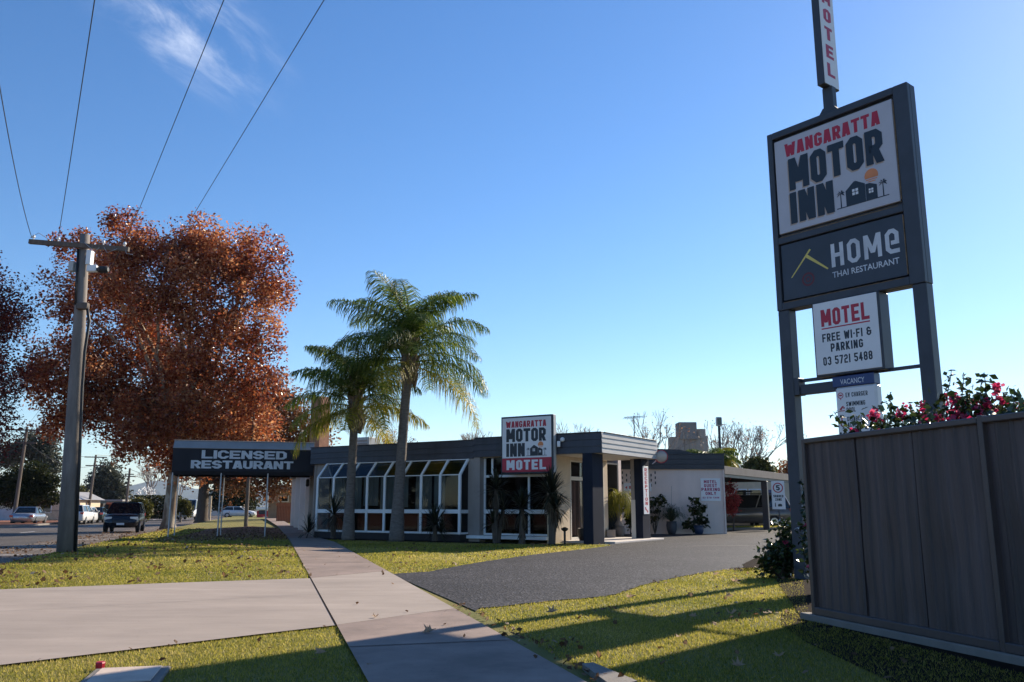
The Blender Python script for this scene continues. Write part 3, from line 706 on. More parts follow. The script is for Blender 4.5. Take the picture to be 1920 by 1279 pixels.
rg.build('spiral_mark', mat('dull_maroon', (0.12, 0.012, 0.02), 0.5), hp_)
wb = MB().bev(.66, 1.80, -.03, .26, 3.155, 4.358, .012).build('services_box', M['sign_frame'], sg)
wf = MB().bev(.69, 1.765, -.042, -.0305, 3.19, 4.345, .004).build('services_face', M['sign_white'], wb)
letters(MB(), 'MOTEL', (.82, -.042, 3.95), UX, NY, .815, .275, .235, .60, .12).build('motel_lettering', M['red'], wf)
flat(MB(), [(.82, 3.905), (1.635, 3.905), (1.635, 3.925), (.82, 3.925)], (0, -.042, 0), UX, NY, .001).build('underline', M['red'], wf)
line(wf, M['ink'], 'FREE WI-FI &', (.82, -.042, 3.70), UX, NY, .82, .132, .21, .56, .14)
line(wf, M['ink'], 'PARKING', (.955, -.042, 3.53), UX, NY, .54, .132, .21, .56, .14)
line(wf, M['ink'], '03 5721 5488', (.81, -.042, 3.325), UX, NY, .82, .135, .21, .56, .15)
rl = MB(); rl.bar((.22, .14, 3.16), (2.29, .14, 3.16), .05, .05); rl.build('support_rail', M['sign_frame'], sg)
ar = MB(); ar.bev(.2105, .30, .03, .22, 2.92, 3.20, .006).bev(.3005, .95, .06, .19, 2.925, 3.085, .006); ar.build('bracket_arm', M['sign_frame'], sg)
vb = MB().bev(.925, 1.61, -.02, .17, 2.965, 3.13, .008).build('vacancy_box', M['blue'], sg)
built_text('vacancy_lettering', 'VACANCY', (1.06, -.02, 2.998), UX, NY, .40, .082, M['grey_letter'], vb, .01)
eb = MB().bev(.955, 1.63, -.015, .16, 1.75, 2.962, .03).build('facilities_panel', M['sign_white'], sg)
for w_, z_, W_ in (('EV CHARGER', 2.795, .36), ('SWIMMING', 2.655, .31), ('POOL', 2.565, .15), ('DISABLED', 2.425, .29), ('ACCESS', 2.335, .22)): line(eb, M['ink'], w_, (1.13, -.015, z_), UX, NY, W_, .070, .2, .55, .13)
ic = MB(); ring(ic, (1.045, -.015, 2.83), UX, NY, .036, .048); flat(ic, [(1.02, 2.82), (1.07, 2.82), (1.07, 2.845), (1.02, 2.845)], (0, -.015, 0), UX, NY); flat(ic, [(1.04, 2.76), (1.05, 2.76), (1.05, 2.785), (1.04, 2.785)], (0, -.015, 0), UX, NY, .0015)
flat(ic, [(1.01, 2.615), (1.06, 2.665), (1.09, 2.665), (1.04, 2.60)], (0, -.015, 0), UX, NY); disc(ic, (1.088, -.015, 2.635), UX, NY, .014, 10, .0015); flat(ic, [(1.0, 2.585), (1.1, 2.585), (1.1, 2.597), (1.0, 2.597)], (0, -.015, 0), UX, NY, .002)
disc(ic, (1.04, -.015, 2.475), UX, NY, .014, 10); flat(ic, [(1.03, 2.40), (1.05, 2.40), (1.05, 2.46), (1.03, 2.46)], (0, -.015, 0), UX, NY, .0015); ring(ic, (1.05, -.015, 2.385), UX, NY, .028, .038, e=.002)
ic.build('facility_icons', M['red'], eb)
st = MB(); st.bev(1.07, 1.25, .06, .19, 7.521, 7.99, .01); st.prism([(.98, 7.521), (1.34, 7.521), (1.255, 7.63), (1.065, 7.63)], .05, .20); st.build('blade_stem', M['sign_frame'], sg)
bb = MB().bev(1.085, 1.215, -.10, .36, 7.985, 10.25, .008).build('blade_box', M['sign_frame'], sg)
bf = MB().bev(1.2155, 1.222, -.085, .345, 8.0, 10.235, .002).build('blade_face', M['sign_white'], bb)
for i, ch in enumerate('MOTEL'):
    hw = .115 if ch != 'M' else .13
    line(bf, M['red'], ch, (1.222, .13 - hw, 9.50 - i * .335), (0, 1, 0), (1, 0, 0), 2 * hw, .24, .25, .62, .1)

# ------------------------------------------------------------------ sheet metal fence
fc = thing('metal_fence', 'dark grey corrugated sheet metal fence beside the grass verge', 'fence', (3.06, 9.04, 0), R(-74.5))
LEN, FT = 10.6, 1.84
pitch = [(0, 0), (.075, 0), (.094, .014), (.112, .014), (.130, 0)]
def sheet(x0, x1, seed):
    rr = random.Random(seed); xs = []; x = x0
    while x < x1:
        for a, d in pitch[:-1]:
            if x + a < x1 - .023: xs.append((x + a, d))
        x += .129
    xs += [(x1 - .022, 0), (x1 - .020, -.05), (x1 - .008, -.05), (x1 - .006, 0)]; zs = [.12 + i * (1.69 / 16) for i in range(17)]
    dents = [(rr.uniform(x0, x1), rr.uniform(.25, 1.4), rr.uniform(.05, .16), rr.uniform(.006, .022)) for _ in range(4)]
    vs = []
    for z in zs:
        for a, d in xs:
            dd = sum(k * math.exp(-((a - cx) / r_) ** 2 - ((z - cz) / (r_ * 2)) ** 2) for cx, cz, r_, k in dents)
            vs.append((a, .024 - d + dd + .004 * (seed % 2) + .004 * math.sin(3.1 * a + seed) * math.sin(2.2 * z + seed), z))
    w = len(xs)
    return vs, [(i * w + j, i * w + j + 1, (i + 1) * w + j + 1, (i + 1) * w + j) for i in range(16) for j in range(w - 1)]
x = .055; k = 0
while x < LEN:
    vs, fs = sheet(x, min(x + .778, LEN), k); me = bpy.data.meshes.new('panel'); me.from_pydata(vs, [], fs); me.update(); link_mesh('panel', me, M['fence'], fc)
    x += .772; k += 1
    if k % 3 == 0: x += .049
for i in range(5):
    px_ = i * 2.365
    p = MB(); p.bev(px_, px_ + .052 if i else px_ + .052, -.016, .05, 0, FT + (.0 if i == 0 else .012), .006); p.build('post', M['fence_post'], fc)
for i in range(5):
    a, b = i * 2.365 + .0525, min((i + 1) * 2.365 - .0005, LEN)
    if b <= a: continue
    MB().bev(a, b, -.024, .055, FT - .052, FT, .008).build('top_rail', M['fence_post'], fc)
    MB().bev(a, b, -.02, .05, .0705, .145, .008).build('bottom_rail', M['fence_post'], fc)
MB().bev(-.16, LEN, -.05, .07, 0, .07, .008).build('plinth', M['kerb'], fc)

# ------------------------------------------------------------------ motel building
BL = (2.74, 26.2, 0.0); BR = R(-32)
bd = thing('motel_building', 'low motel with grey parapet fascia, glazed bay and open porch beyond the lawn', 'building', BL, BR)
def BW(x, y, z=0):
    c, s = math.cos(BR), math.sin(BR); return (BL[0] + x * c - y * s, BL[1] + x * s + y * c, BL[2] + z)
# walls
w = MB()
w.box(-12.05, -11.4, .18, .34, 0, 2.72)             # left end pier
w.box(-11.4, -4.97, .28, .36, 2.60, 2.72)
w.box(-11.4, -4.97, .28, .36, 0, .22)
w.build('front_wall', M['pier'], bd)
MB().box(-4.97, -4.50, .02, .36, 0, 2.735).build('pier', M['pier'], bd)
# boarded parapet: three lapped boards, one end lower than the other
def boards(mb, a, b, z0, z1, horiz=True, n=3, off=0.0):
    h = (z1 - z0) / n
    for i in range(n):
        za, zb = z0 + i * h, z0 + (i + 1) * h - .004; t = .016 * (n - 1 - i) * 0
        if horiz: mb.add([(a, off - .022, za), (b, off - .022, za), (b, off - .002, zb), (a, off - .002, zb), (a, .16, za), (b, .16, za), (b, .16, zb), (a, .16, zb)], [(0, 1, 2, 3), (4, 7, 6, 5), (0, 4, 5, 1), (3, 2, 6, 7), (0, 3, 7, 4), (1, 5, 6, 2)])
        else: mb.add([(off + .022, a, za), (off + .022, b, za), (off + .002, b, zb), (off + .002, a, zb), (-.16, a, za), (-.16, b, za), (-.16, b, zb), (-.16, a, zb)], [(0, 1, 2, 3), (4, 7, 6, 5), (0, 4, 5, 1), (3, 2, 6, 7), (0, 3, 7, 4), (1, 5, 6, 2)])
f = MB(); boards(f, -12.25, -4.74, 2.70, 3.31); boards(f, -4.735, -.003, 2.745, 3.365); f.build('fascia', M['fascia'], bd)
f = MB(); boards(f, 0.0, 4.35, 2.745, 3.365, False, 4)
M['fascia_sunlit'] = mat('fascia_paint_sunlit', (0.40, 0.38, 0.36), 0.45, 0.12, 1.5, 0.1, 25, stretch=(1, 1, 4))  # sun on the porch side boards is put into this paler paint
f.build('fascia', M['fascia_sunlit'], bd)
MB().bev(-12.27, -4.74, -.04, .18, 3.313, 3.335, .005).bev(-4.7395, -.0, -.04, .18, 3.368, 3.39, .005).bev(-.17, .035, .1805, 4.36, 3.368, 3.39, .005).build('parapet_capping', M['fascia'], bd)
MB().box(-12.2, -2.0, .17, 9.5, 3.0, 3.06).box(-1.999, -.17, .17, 4.36, 3.0, 3.06).build('roof', M['roof'], bd)
so = MB(); so.box(-1.84, -.165, .165, 4.36, 2.74, 2.76); so.box(-4.49, -1.85, .165, .36, 2.725, 2.745); so.build('soffit', M['soffit'], bd)
# street side wall with pilasters: from the left corner away along the street
A_ = Vector(BW(-12.05, .2)); Bx = Vector((-12.95, 51.2, 0))
cL, sL = math.cos(-BR), math.sin(-BR)
def BLoc(p): d = Vector(p) - Vector(BL); return (d.x * cL - d.y * sL, d.x * sL + d.y * cL, d.z)
dv_ = (Bx - A_).normalized(); nv_ = Vector((dv_.y, -dv_.x, 0))
def wallbit(mb, s0, s1, o0, o1, z0, z1):
    q = [A_ + dv_ * s0 + nv_ * o0, A_ + dv_ * s0 + nv_ * o1, A_ + dv_ * s1 + nv_ * o1, A_ + dv_ * s1 + nv_ * o0]
    mb.slab([BLoc(p)[:2] for p in q][::-1], z0, z1)
sw = MB(); wallbit(sw, .02, 18.9, .12, .4, 0, 2.69); sw.build('side_wall', M['wall'], bd)
for s0 in (.03, 2.6, 5.4, 9.5, 14.0, 18.2):
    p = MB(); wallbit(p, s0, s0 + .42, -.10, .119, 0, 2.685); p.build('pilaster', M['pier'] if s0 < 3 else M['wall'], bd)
sf = MB(); wallbit(sf, 0.0, 19.0, -.22, .3, 2.70, 3.33); sf.build('fascia', M['fascia'], bd)
dr = MB(); wallbit(dr, 1.1, 2.0, .08, .119, .03, 2.1); dr.build('side_door', M['taupe'], bd)
# glazed bay
RX = [-11.37 + i * .8 for i in range(9)]
YF, YT = -.45, .0
bay = MB()
for i, x_ in enumerate(RX):
    a = .046
    bay.bev(x_ - a, x_ + a, YF - .035, YF + .03, .235, 2.165, .004)
    bay.bar((x_, YF, 2.16), (x_, YT + .01, 2.69), .088, .055)
for z0, z1, dy in ((.235, .30, .02), (.90, 1.03, .03)):
    for i in range(8): bay.bev(RX[i] + .0465, RX[i + 1] - .0465, YF - dy, YF + dy, z0, z1, .004)
for i in range(8): bay.bev(RX[i] + .0465, RX[i + 1] - .0465, YF - .012, YF + .012, 2.145, 2.175, .003)
bay.bev(RX[0], RX[8], YT - .02, YT + .04, 2.665, 2.695, .004)
for x_ in (RX[0], RX[8]):
    bay.bar((x_, .275, .24), (x_, .275, 2.14), .05, .05); bay.bar((x_, YF + .03, .965), (x_, .25, .965), .04, .11); bay.bar((x_, YF + .03, .265), (x_, .25, .265), .04, .06)
    bay.bar((x_, .275, 2.14), (x_, YT + .03, 2.68), .045, .045)
bw = bay.build('bay_window', M['white'], bd)
for i in range(8):
    a, b = RX[i] + .046, RX[i + 1] - .046
    for (y0, z0, y1, z1) in ((YF, .30, YF, .90), (YF, 1.03, YF, 2.15), (YF, 2.18, YT, 2.67)):
        q = MB(); q.add([(a, y0, z0), (b, y0, z0), (b, y1, z1), (a, y1, z1)], [(0, 1, 2, 3)]); q.build('pane', M['glass'], bw)
for x_ in (RX[0], RX[8]):
    q = MB(); q.add([(x_, YF, .3), (x_, .25, .3), (x_, .25, 2.12), (x_, YT, 2.66), (x_, YF, 2.15)], [(0, 1, 2, 3, 4)]); q.build('pane', M['glass'], bw)
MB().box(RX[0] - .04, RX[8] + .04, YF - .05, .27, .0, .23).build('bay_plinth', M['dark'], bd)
# what shows through the panes: blinds, the dim dining room
for i, (z0, dy) in enumerate(((1.15, 0), (1.15, 0), (1.35, 0), (1.2, 0), (1.3, 0), (1.1, 0), (1.15, 0), (1.4, 0))):
    if i == 7: continue
    a, b = RX[i] + .05, RX[i + 1] - (.05 if i not in (4, 6) else .28)
    bl = MB(); n_ = 24
    vs = [(a + (b - a) * k / n_, .20 + .012 * math.sin(k * 1.7), z) for z in (z0 - .2, 2.2) for k in range(n_ + 1)]
    bl.add(vs, [(k, k + 1, k + n_ + 2, k + n_ + 1) for k in range(n_)]); bl.build('blind', M['blind'], bd)
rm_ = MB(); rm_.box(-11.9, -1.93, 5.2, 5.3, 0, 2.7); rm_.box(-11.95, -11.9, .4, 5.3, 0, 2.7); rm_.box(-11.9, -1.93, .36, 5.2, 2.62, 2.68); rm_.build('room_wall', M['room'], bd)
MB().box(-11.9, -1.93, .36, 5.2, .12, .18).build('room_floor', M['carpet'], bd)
for i, (x_, y_) in enumerate(((-9.6, 1.3), (-8.2, 1.5), (-6.9, 1.25), (-5.6, 1.5), (-3.9, 1.3), (-2.7, 1.2))):
    loc = BW(x_, y_, .18)
    if i == 0:
        t0 = thing('dining_table', 'pale legged dining table seen dimly through the glazed bay', 'table', loc, BR, 'dining tables inside the glazing')
        MB().bev(-.4, .4, -.35, .35, .70, .73, .005).build('table_top', M['taupe'], t0)
        MB().tube([(0, 0, 0), (0, 0, .70)], .03, 8).build('pedestal', M['white'], t0)
        b_ = MB()
        for an in (0, 90, 180, 270): b_.bar((0, 0, .04), (.28 * math.cos(R(an)), .28 * math.sin(R(an)), .02), .04, .03)
        b_.build('table_foot', M['white'], t0)
    else: dup(t0, loc, BR, 'pale legged dining table seen dimly through the glazed bay' if i < 4 else 'pale legged dining table seen through the dark window under the red sign')
# the tall window under the wall sign
wn_ = MB()
XA, XB = -4.5, -1.89
for x0, x1, z0, z1 in ((XA + .002, XA + .07, .21, 2.70), (XB - .07, XB, .21, 2.70), (-2.79, -2.72, .2705, .8995), (-2.79, -2.72, 1.0305, 2.0695), (-4.20, -4.13, 2.1505, 2.695), (-2.79, -2.72, 2.1505, 2.695)):
    wn_.bev(x0, x1, .25, .33, z0, z1, .004)
for z0, z1, p in ((.21, .27, .0), (.90, 1.03, .015), (2.07, 2.15, .01)): wn_.bev(XA + .071, XB - .071, .25 - p, .33, z0, z1, .004)
wn_ = wn_.build('window', M['white'], bd)
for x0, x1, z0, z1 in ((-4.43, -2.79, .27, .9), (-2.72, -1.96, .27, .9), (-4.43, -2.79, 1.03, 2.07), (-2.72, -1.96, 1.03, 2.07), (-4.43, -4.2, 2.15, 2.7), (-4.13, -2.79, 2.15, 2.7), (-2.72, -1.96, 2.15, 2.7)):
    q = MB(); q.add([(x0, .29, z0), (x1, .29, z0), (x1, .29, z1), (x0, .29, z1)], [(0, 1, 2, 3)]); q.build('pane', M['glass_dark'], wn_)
MB().bev(-4.96, -1.9, -.12, .24, .10, .20, .006).build('window_sill', M['white'], bd)
# cream brick return wall of the porch, with its high window, door and curtain
XR = -1.85
cw = MB(); cw.box(XR - .1, XR, .02, 1.38, 0, 2.738); cw.box(XR - .1, XR, 3.9, 4.2, 0, 2.738); cw.box(XR - .1, XR, 1.3805, 3.8995, 2.64, 2.738); cw.build('porch_wall', M['cream'], bd)
pw = MB()
for y0, y1, z0, z1 in ((1.39, 1.45, .05, 2.63), (2.35, 2.42, .05, 2.63), (3.82, 3.89, .05, 2.63)): pw.bev(XR - .06, XR + .01, y0, y1, z0, z1, .004)
for z0, z1 in ((.05, .14), (1.98, 2.10), (2.58, 2.63)): pw.bev(XR - .06, XR + .01, 1.4505, 2.3495, z0, z1, .004).bev(XR - .06, XR + .01, 2.4205, 3.8195, z0, z1, .004)
pw = pw.build('porch_window', M['soffit'], bd)
for y0, y1, z0, z1 in ((1.45, 2.35, .14, 1.98), (1.45, 2.35, 2.10, 2.58), (2.42, 3.82, .14, 1.98), (2.42, 3.82, 2.1, 2.58)):
    q = MB(); q.add([(XR - .03, y0, z0), (XR - .03, y1, z0), (XR - .03, y1, z1), (XR - .03, y0, z1)], [(0, 1, 2, 3)]); q.build('pane', M['glass'], pw)
cu_ = MB(); n_ = 60; vs = [(XR - .075 + .02 * math.sin(k * 1.3), 1.47 + 2.3 * k / n_, z) for z in (.2, 1.95) for k in range(n_ + 1)]
cu_.add(vs, [(k, k + 1, k + n_ + 2, k + n_ + 1) for k in range(n_)]); cu_.build('curtain', M['curtain'], bd)
MB().box(-1.945, -1.2, 4.3, 4.4, 0, .02).build('threshold', M['slab'], bd)
bk = MB(); bk.box(-11.9, -1.96, 5.35, 5.6, 0, 2.99); bk.box(-11.9, -11.6, 5.6, 9.4, 0, 2.99); bk.build('rear_wall', M['wall'], bd)
# porch pillars and slab
p1 = MB().bev(-.66, -.32, -.03, .72, -.05, 2.74, .008).build('pillar', M['pillar'], bd)
p2 = MB().bev(-.60, -.32, 3.70, 4.34, 0, 2.735, .008).build('pillar', M['pillar'], bd)
MB().bev(-.73, -.6005, 3.695, 4.345, 0, 2.733, .004).build('pillar_cladding', M['taupe'], bd)
MB().bev(-.735, -.58, 3.685, 3.6995, 0, 1.35, .004).build('pillar_bounce_light', M['soffit'], bd)  # cream strip paints the bounced light low on the pillar face
MB().bev(-1.84, .02, .75, 4.7, -.02, .065, .01).build('porch_slab', M['slab'], bd)
# brick chimney behind the left roof
cx_ = BLoc((X(593.5, 37), 37, 0))
ch = MB(); ch.bev(cx_[0] - .29, cx_[0] + .29, cx_[1] - .3, cx_[1] + .3, 3.0, Z(745, 37), .012); ch.build('chimney', M['brick'], bd)

# things fixed to the building
ws = thing('wall_sign', 'framed white motel sign with red lower band, hung on the parapet above the dark window', 'sign', BW(-3.5, -.24, 2.15), BR)
MB().bev(0, 1.93, 0, .20, 0, 1.84, .012).build('frame', M['ink'], ws)
MB().bev(1.9305, 1.945, .03, .19, .02, 1.82, .004).build('side_panel', M['grey_metal'], ws)
fa = MB().bev(.055, 1.875, -.014, -.0005, .50, 1.785, .004).build('sign_face', M['sign_white'], ws)
rb = MB().bev(.055, 1.875, -.014, -.0005, .055, .499, .004).build('red_band', M['red'], ws)
letters(MB(), 'WANGARATTA', (.20, -.014, 1.475), UX, NY, 1.50, .205, .25, .62, .1).build('town_lettering', M['red'], fa)
line(fa, M['ink'], 'MOTOR', (.21, -.014, 1.015), UX, NY, 1.475, .42, .275, .66, .085); line(fa, M['ink'], 'INN', (.21, -.014, .545), UX, NY, .70, .425, .275, .66, .085)
house_emblem((.96, -.014, .565), UX, NY, .76, fa)
letters(MB(), 'MOTEL', (.22, -.014, .125), UX, NY, 1.46, .31, .27, .64, .15).build('motel_lettering', M['sign_white'], rb)
rp = thing('reception_sign', 'narrow vertical white sign with red RECEPTION letters and arrow on the porch pillar', 'sign', BW(-.317, 3.79, .87), BR)
MB().bev(0, .012, 0, .46, 0, 1.62, .003).build('sign_board', M['sign_white'], rp)
for i, chh in enumerate('RECEPTION'): line(rp, M['red'], chh, (.012, .13 if chh != 'I' else .20, 1.44 - i * .142), (0, 1, 0), (1, 0, 0), .22 if chh != 'I' else .06, .118, .235, .62)
t_ = MB(); flat(t_, [(.09, .24), (.20, .24), (.17, .205), (.36, .09), (.32, .035), (.14, .16), (.10, .12)], (.012, 0, 0), (0, 1, 0), (1, 0, 0), .0012)
t_.build('arrow_mark', M['red'], rp)
mr = thing('convex_mirror', 'round convex traffic mirror with red rim on the porch corner', 'mirror', BW(.12, 4.42, 2.83), R(-4))
k_ = MB(); k_.lathe([(.215, .0), (.23, -.02), (.23, -.04), (.215, -.045)], n=24, axis='y'); k_.build('rim', M['red'], mr)
k_ = MB(); k_.lathe([(.216, -.04), (.17, -.065), (.1, -.08), (.01, -.085)], n=24, axis='y'); k_.build('mirror_face', mat('mirror_face', (0.46, 0.40, 0.35), 0.4, 0.1, 2, metal=0.25), mr, True)
MB().tube([(0, .02, 0), (-.12, .12, -.1), (-.3, .1, -.25)], .02, 6).build('bracket', M['steel'], mr)
wl = thing('wall_lamp', 'small lantern on the side wall under the awning', 'lamp', (A_ + dv_ * 2.3 - nv_ * .22 + Vector((0, 0, 2.05)))[:], 0)
MB().lathe([(.03, .16), (.07, .12), (.075, -.1), (.04, -.14)], n=8).build('lantern', M['black'], wl); MB().bar((0, 0, .14), (.14, .05, .2), .02).build('arm', M['black'], wl)
ls = tag(MB().lathe([(.07, 0), (.075, -.03), (.06, -.07), (.03, -.09)], BW(-1.85 + .5, -.022, 3.19), 14, 'y').build('alarm_sounder', M['white']), 'small round white fitting on the parapet beside the wall sign', 'fitting')
fl = tag(MB().bev(*(lambda p: (p[0] - .05, p[0] + .05, p[1] - .1, p[1] + .0, p[2] - .09, p[2] + .09))(BW(-1.47, -.06, 3.05)), .01).build('sensor_light', M['white']), 'small white box light beside the wall sign edge', 'light')
ac = thing('roof_cooler', 'pale evaporative cooler box on the roof behind the palms', 'cooler', (X(686, 34.5), 34.5, 3.06), BR)
MB().bev(-.35, .35, -.35, .35, 0, .78, .03).build('casing', M['grey_metal'], ac); gl_ = MB()
for i in range(5): gl_.bev(-.28, .28, -.362, -.3505, .12 + i * .12, .19 + i * .12, .003)
gl_.build('louvre', M['pier'], ac)
an = thing('tv_antenna', 'thin television antenna on a mast above the porch roof', 'antenna', (X(1193, 31.2), 31.2, 3.05), R(10))
h_ = Z(781, 31.2) - 3.05
MB().tube([(0, 0, 0), (0, 0, h_ + .02)], .018, 6).build('mast', M['sign_frame'], an)
b_ = MB(); b_.tube([(-.38, 0, h_ - .04), (.38, 0, h_ + .02)], .012, 5)
for i in range(9): xx = -.36 + i * .09; b_.tube([(xx, -.25 + .01 * i, h_ - .05 + xx * .07), (xx, .25 - .01 * i, h_ - .05 + xx * .07)], .006, 4)
b_.build('boom', M['sign_frame'], an)

# ------------------------------------------------------------------ awning over the footpath
aw = thing('entrance_awning', 'long dark fabric awning lettered LICENSED RESTAURANT over the footpath', 'awning', (-12.67, 32.1, 0), R(15.5))
AL, AD = 5.15, 2.3
zb, zm, zt = 2.33, 3.28, 3.58
M['awning'] = mat('awning_fabric', (0.022, 0.022, 0.030), 0.85, 0.2, 1.5, 0.1, 80)
M['awning_top'] = mat('awning_top_fabric', (0.30, 0.28, 0.27), 0.8, 0.15, 1.2)
a_ = MB()
prof = [(.06, zb - .04), (-.02, zb + .10), (-.03, zm), ]
for (y0, z0), (y1, z1) in zip(prof[:-1], prof[1:]): a_.add([(0, y0, z0), (AL, y0, z0), (AL, y1, z1), (0, y1, z1)], [(0, 1, 2, 3)])
for (y0, z0), (y1, z1) in zip(prof[:-1], prof[1:]): a_.add([(0, AD - y0, z0), (AL, AD - y0, z0), (AL, AD - y1, z1), (0, AD - y1, z1)], [(3, 2, 1, 0)])
a_.add([(0, .06, zb - .04), (0, -.02, zb + .1), (0, -.03, zm), (0, .28, zt), (0, AD - .28, zt), (0, AD + .03, zm), (0, AD + .02, zb + .1), (0, AD - .06, zb - .04)], [tuple(range(8))])
av = a_.build('valance', M['awning'], aw)
a_ = MB(); pr2 = [(-.03, zm), (.28, zt), (AD - .28, zt), (AD + .03, zm)]
for (y0, z0), (y1, z1) in zip(pr2[:-1], pr2[1:]): a_.add([(0, y0, z0), (AL, y0, z0), (AL, y1, z1), (0, y1, z1)], [(0, 1, 2, 3)])
a_.build('top_sheet', M['awning_top'], aw)
MB().tube([(-.01, .27, zt), (AL + .03, .27, zt)], .022, 6).tube([(-.01, -.035, zm), (AL + .03, -.035, zm)], .012, 6).build('roll_bar', M['taupe'], aw)
line(av, M['grey_letter'], 'LICENSED', (1.02, -.035, 2.90), UX, NY, 3.10, .31, .335, 1.06, .07)
line(av, M['grey_letter'], 'RESTAURANT', (.66, -.03, 2.53), UX, NY, 3.72, .30, .325, .96, .055)
for x_, y_ in ((.0, .02), (.0, AD - .1), (1.72, .02), (1.72, AD - .1), (3.42, .02)):
    MB().tube([(x_ + .04, y_ + .02, -.02), (x_ + .04, y_ + .02, zb + .1)], .028, 8).build('post', M['steel'], aw)

# ------------------------------------------------------------------ accommodation block behind the yard
YB = 36.0
ab = thing('accommodation_block', 'pale rendered motel block with charcoal parapet facing the yard', 'building', (8.79, YB, 0), 0)
ZF = Z(880, YB); ZT_ = Z(852, YB)
MB().box(-6.6, 0, 0, 7, 0, ZF + .02).build('wall', M['wall'], ab)
f = MB(); h_ = (ZT_ - ZF) / 3
for i in range(3): f.bev(-6.6, .06, -.10 - .012 * i, .12, ZF + i * h_, ZF + (i + 1) * h_ - .004, .004)
f.bev(-6.6, .075, -.15, .14, ZT_, ZT_ + .03, .004)
f.build('fascia', M['navy'], ab)
MB().prism([(-2.9, ZT_ + .031), (-1.1, ZT_ + .031), (-1.75, ZT_ + .20), (-2.9, ZT_ + .24)], .0, .9).build('roof_ridge', M['navy'], ab)
MB().bev(-.02, .05, -.055, -.002, 0, ZF, .01).build('downpipe', M['wall'], ab)
vt = MB(); dx = .171
for c in range(-1, 12):
    for r_ in range(3):
        xx = X(1144, YB) - 8.79 + c * dx + (.0 if r_ % 1 == 0 else 0); zz = ZF - .14 - r_ * .21 - (.0 if c % 2 else .10)
        vt.box(xx, xx + .05, -.003, .05, zz - .055, zz + .055)
vt.build('vent_hole', M['black'], ab)
gp = thing('guest_parking_sign', 'square white sign with red letters reserving guest parking on the block wall', 'sign', (X(1315, YB), YB - .012, Z(939.5, YB)), 0)
W_ = X(1352, YB) - X(1315, YB); H_ = Z(897, YB) - Z(939.5, YB)
MB().bev(0, W_, -.012, 0, 0, H_, .003).build('sign_board', M['sign_white'], gp)
M['faded_red'] = mat('faded_red', (0.36, 0.015, 0.09), 0.5, 0.3, 14)
for tx_, cx, wd, zz in (('MOTEL', .5, .66, .78), ('GUEST', .5, .66, .61), ('PARKING', .5, .94, .44), ('ONLY', .5, .54, .265)): line(gp, M['faded_red'], tx_, ((cx - wd / 2) * W_, -.012, zz * H_), UX, NY, wd * W_, .14 * H_, .215, .62, .15)
line(gp, M['faded_red'], '03 5721 5488', (.08 * W_, -.012, .11 * H_), UX, NY, .84 * W_, .075 * H_, .22, .6, .2)
ra = thing('arrow_sign', 'small white sign with a red arrow partly hidden behind the porch pillar', 'sign', (X(1170, YB), YB - .012, Z(921, YB)), 0)
MB().bev(0, 1.15, -.01, 0, 0, Z(906, YB) - Z(921, YB), .003).build('sign_board', M['sign_white'], ra)
t_ = MB(); flat(t_, [(.06, .15), (.15, .08), (.15, .22)], (0, -.01, 0), UX, NY); t_.build('arrow_mark', M['red'], ra); line(ra, M['red'], 'RECEPTION', (.22, -.01, .09), UX, NY, .85, .12, .24, .6, .12)

# flood light on its pole
fp = thing('flood_light', 'grey flood light on a slim pole rising behind the block corner', 'light', (X(1355, 40.2), 40.2, 0), 0)
k = 40.2
fp.location = (X(1355, k), k, 0)
zt2 = Z(799, k)
MB().tube([(0, 0, 0), (0, 0, zt2)], .06, 8).build('pole', M['navy'], fp)
MB().bev(-.13, .13, -.1, .1, zt2 + .0, zt2 + .42, .02).build('lamp_head', M['grey_metal'], fp); MB().bev(-.1, .1, -.115, -.1005, zt2 + .05, zt2 + .37, .005).build('lens', M['car_glass'], fp)

# carport
cp = thing('carport', 'flat roofed carport with pale fascia and charcoal post at the end of the yard', 'carport', (8.86, 36.15, 0), R(-59))
# local x runs along the roof edge away from the block? x = outward normal of the edge, y = along the edge
# edge direction az 31 -> local y axis
cp.rotation_euler = (0, 0, R(-31))
MB().bev(-7, 0, .25, 13.5, 2.62, 2.76, .01).build('roof', M['roof'], cp)
MB().bev(.001, .05, -.0, 13.6, 2.46, 2.79, .006).build('fascia', mat('carport_fascia', (0.11, 0.108, 0.115), 0.9, 0.15, 1.2), cp)
MB().bev(-.03, .0, -.0, 13.6, 2.33, 2.60, .006).build('beam', M['navy'], cp)
MB().bev(-.25, .03, 6.68, 6.92, 0, 2.32, .008).build('post', M['navy'], cp)
MB().bev(-.25, .03, 12.6, 12.82, 0, 2.32, .008).build('post', M['navy'], cp)
b_ = MB()
for i in range(5): b_.box(-6.9, -.035, 1.4 + i * 2.5, 1.5 + i * 2.5, 2.42, 2.615)
b_.build('rafter', M['dark'], cp)
sz = thing('speed_sign', 'white shared zone sign with a red ringed 5 on the carport post', 'sign', (X(1448, 41.0), 41.0, Z(955, 41.0)), R(-8))
W_ = X(1472, 41.0) - X(1448, 41.0); H_ = Z(902, 41.0) - Z(955, 41.0)
MB().bev(0, W_, -.012, 0, 0, H_, .003).build('sign_board', M['sign_white'], sz)
t_ = MB(); ring(t_, (W_ * .5, -.012, H_ * .76), UX, NY, .185, .235); t_.build('red_ring', M['red'], sz)
line(sz, M['ink'], '5', (W_ * .5 - .085, -.012, H_ * .665), UX, NY, .17, .25, .26, .62, name='numeral'); line(sz, M['ink'], 'SHARED', (W_ * .12, -.012, H_ * .42), UX, NY, W_ * .76, .115, .26, .6); line(sz, M['ink'], 'ZONE', (W_ * .25, -.012, H_ * .30), UX, NY, W_ * .5, .115, .26, .6)
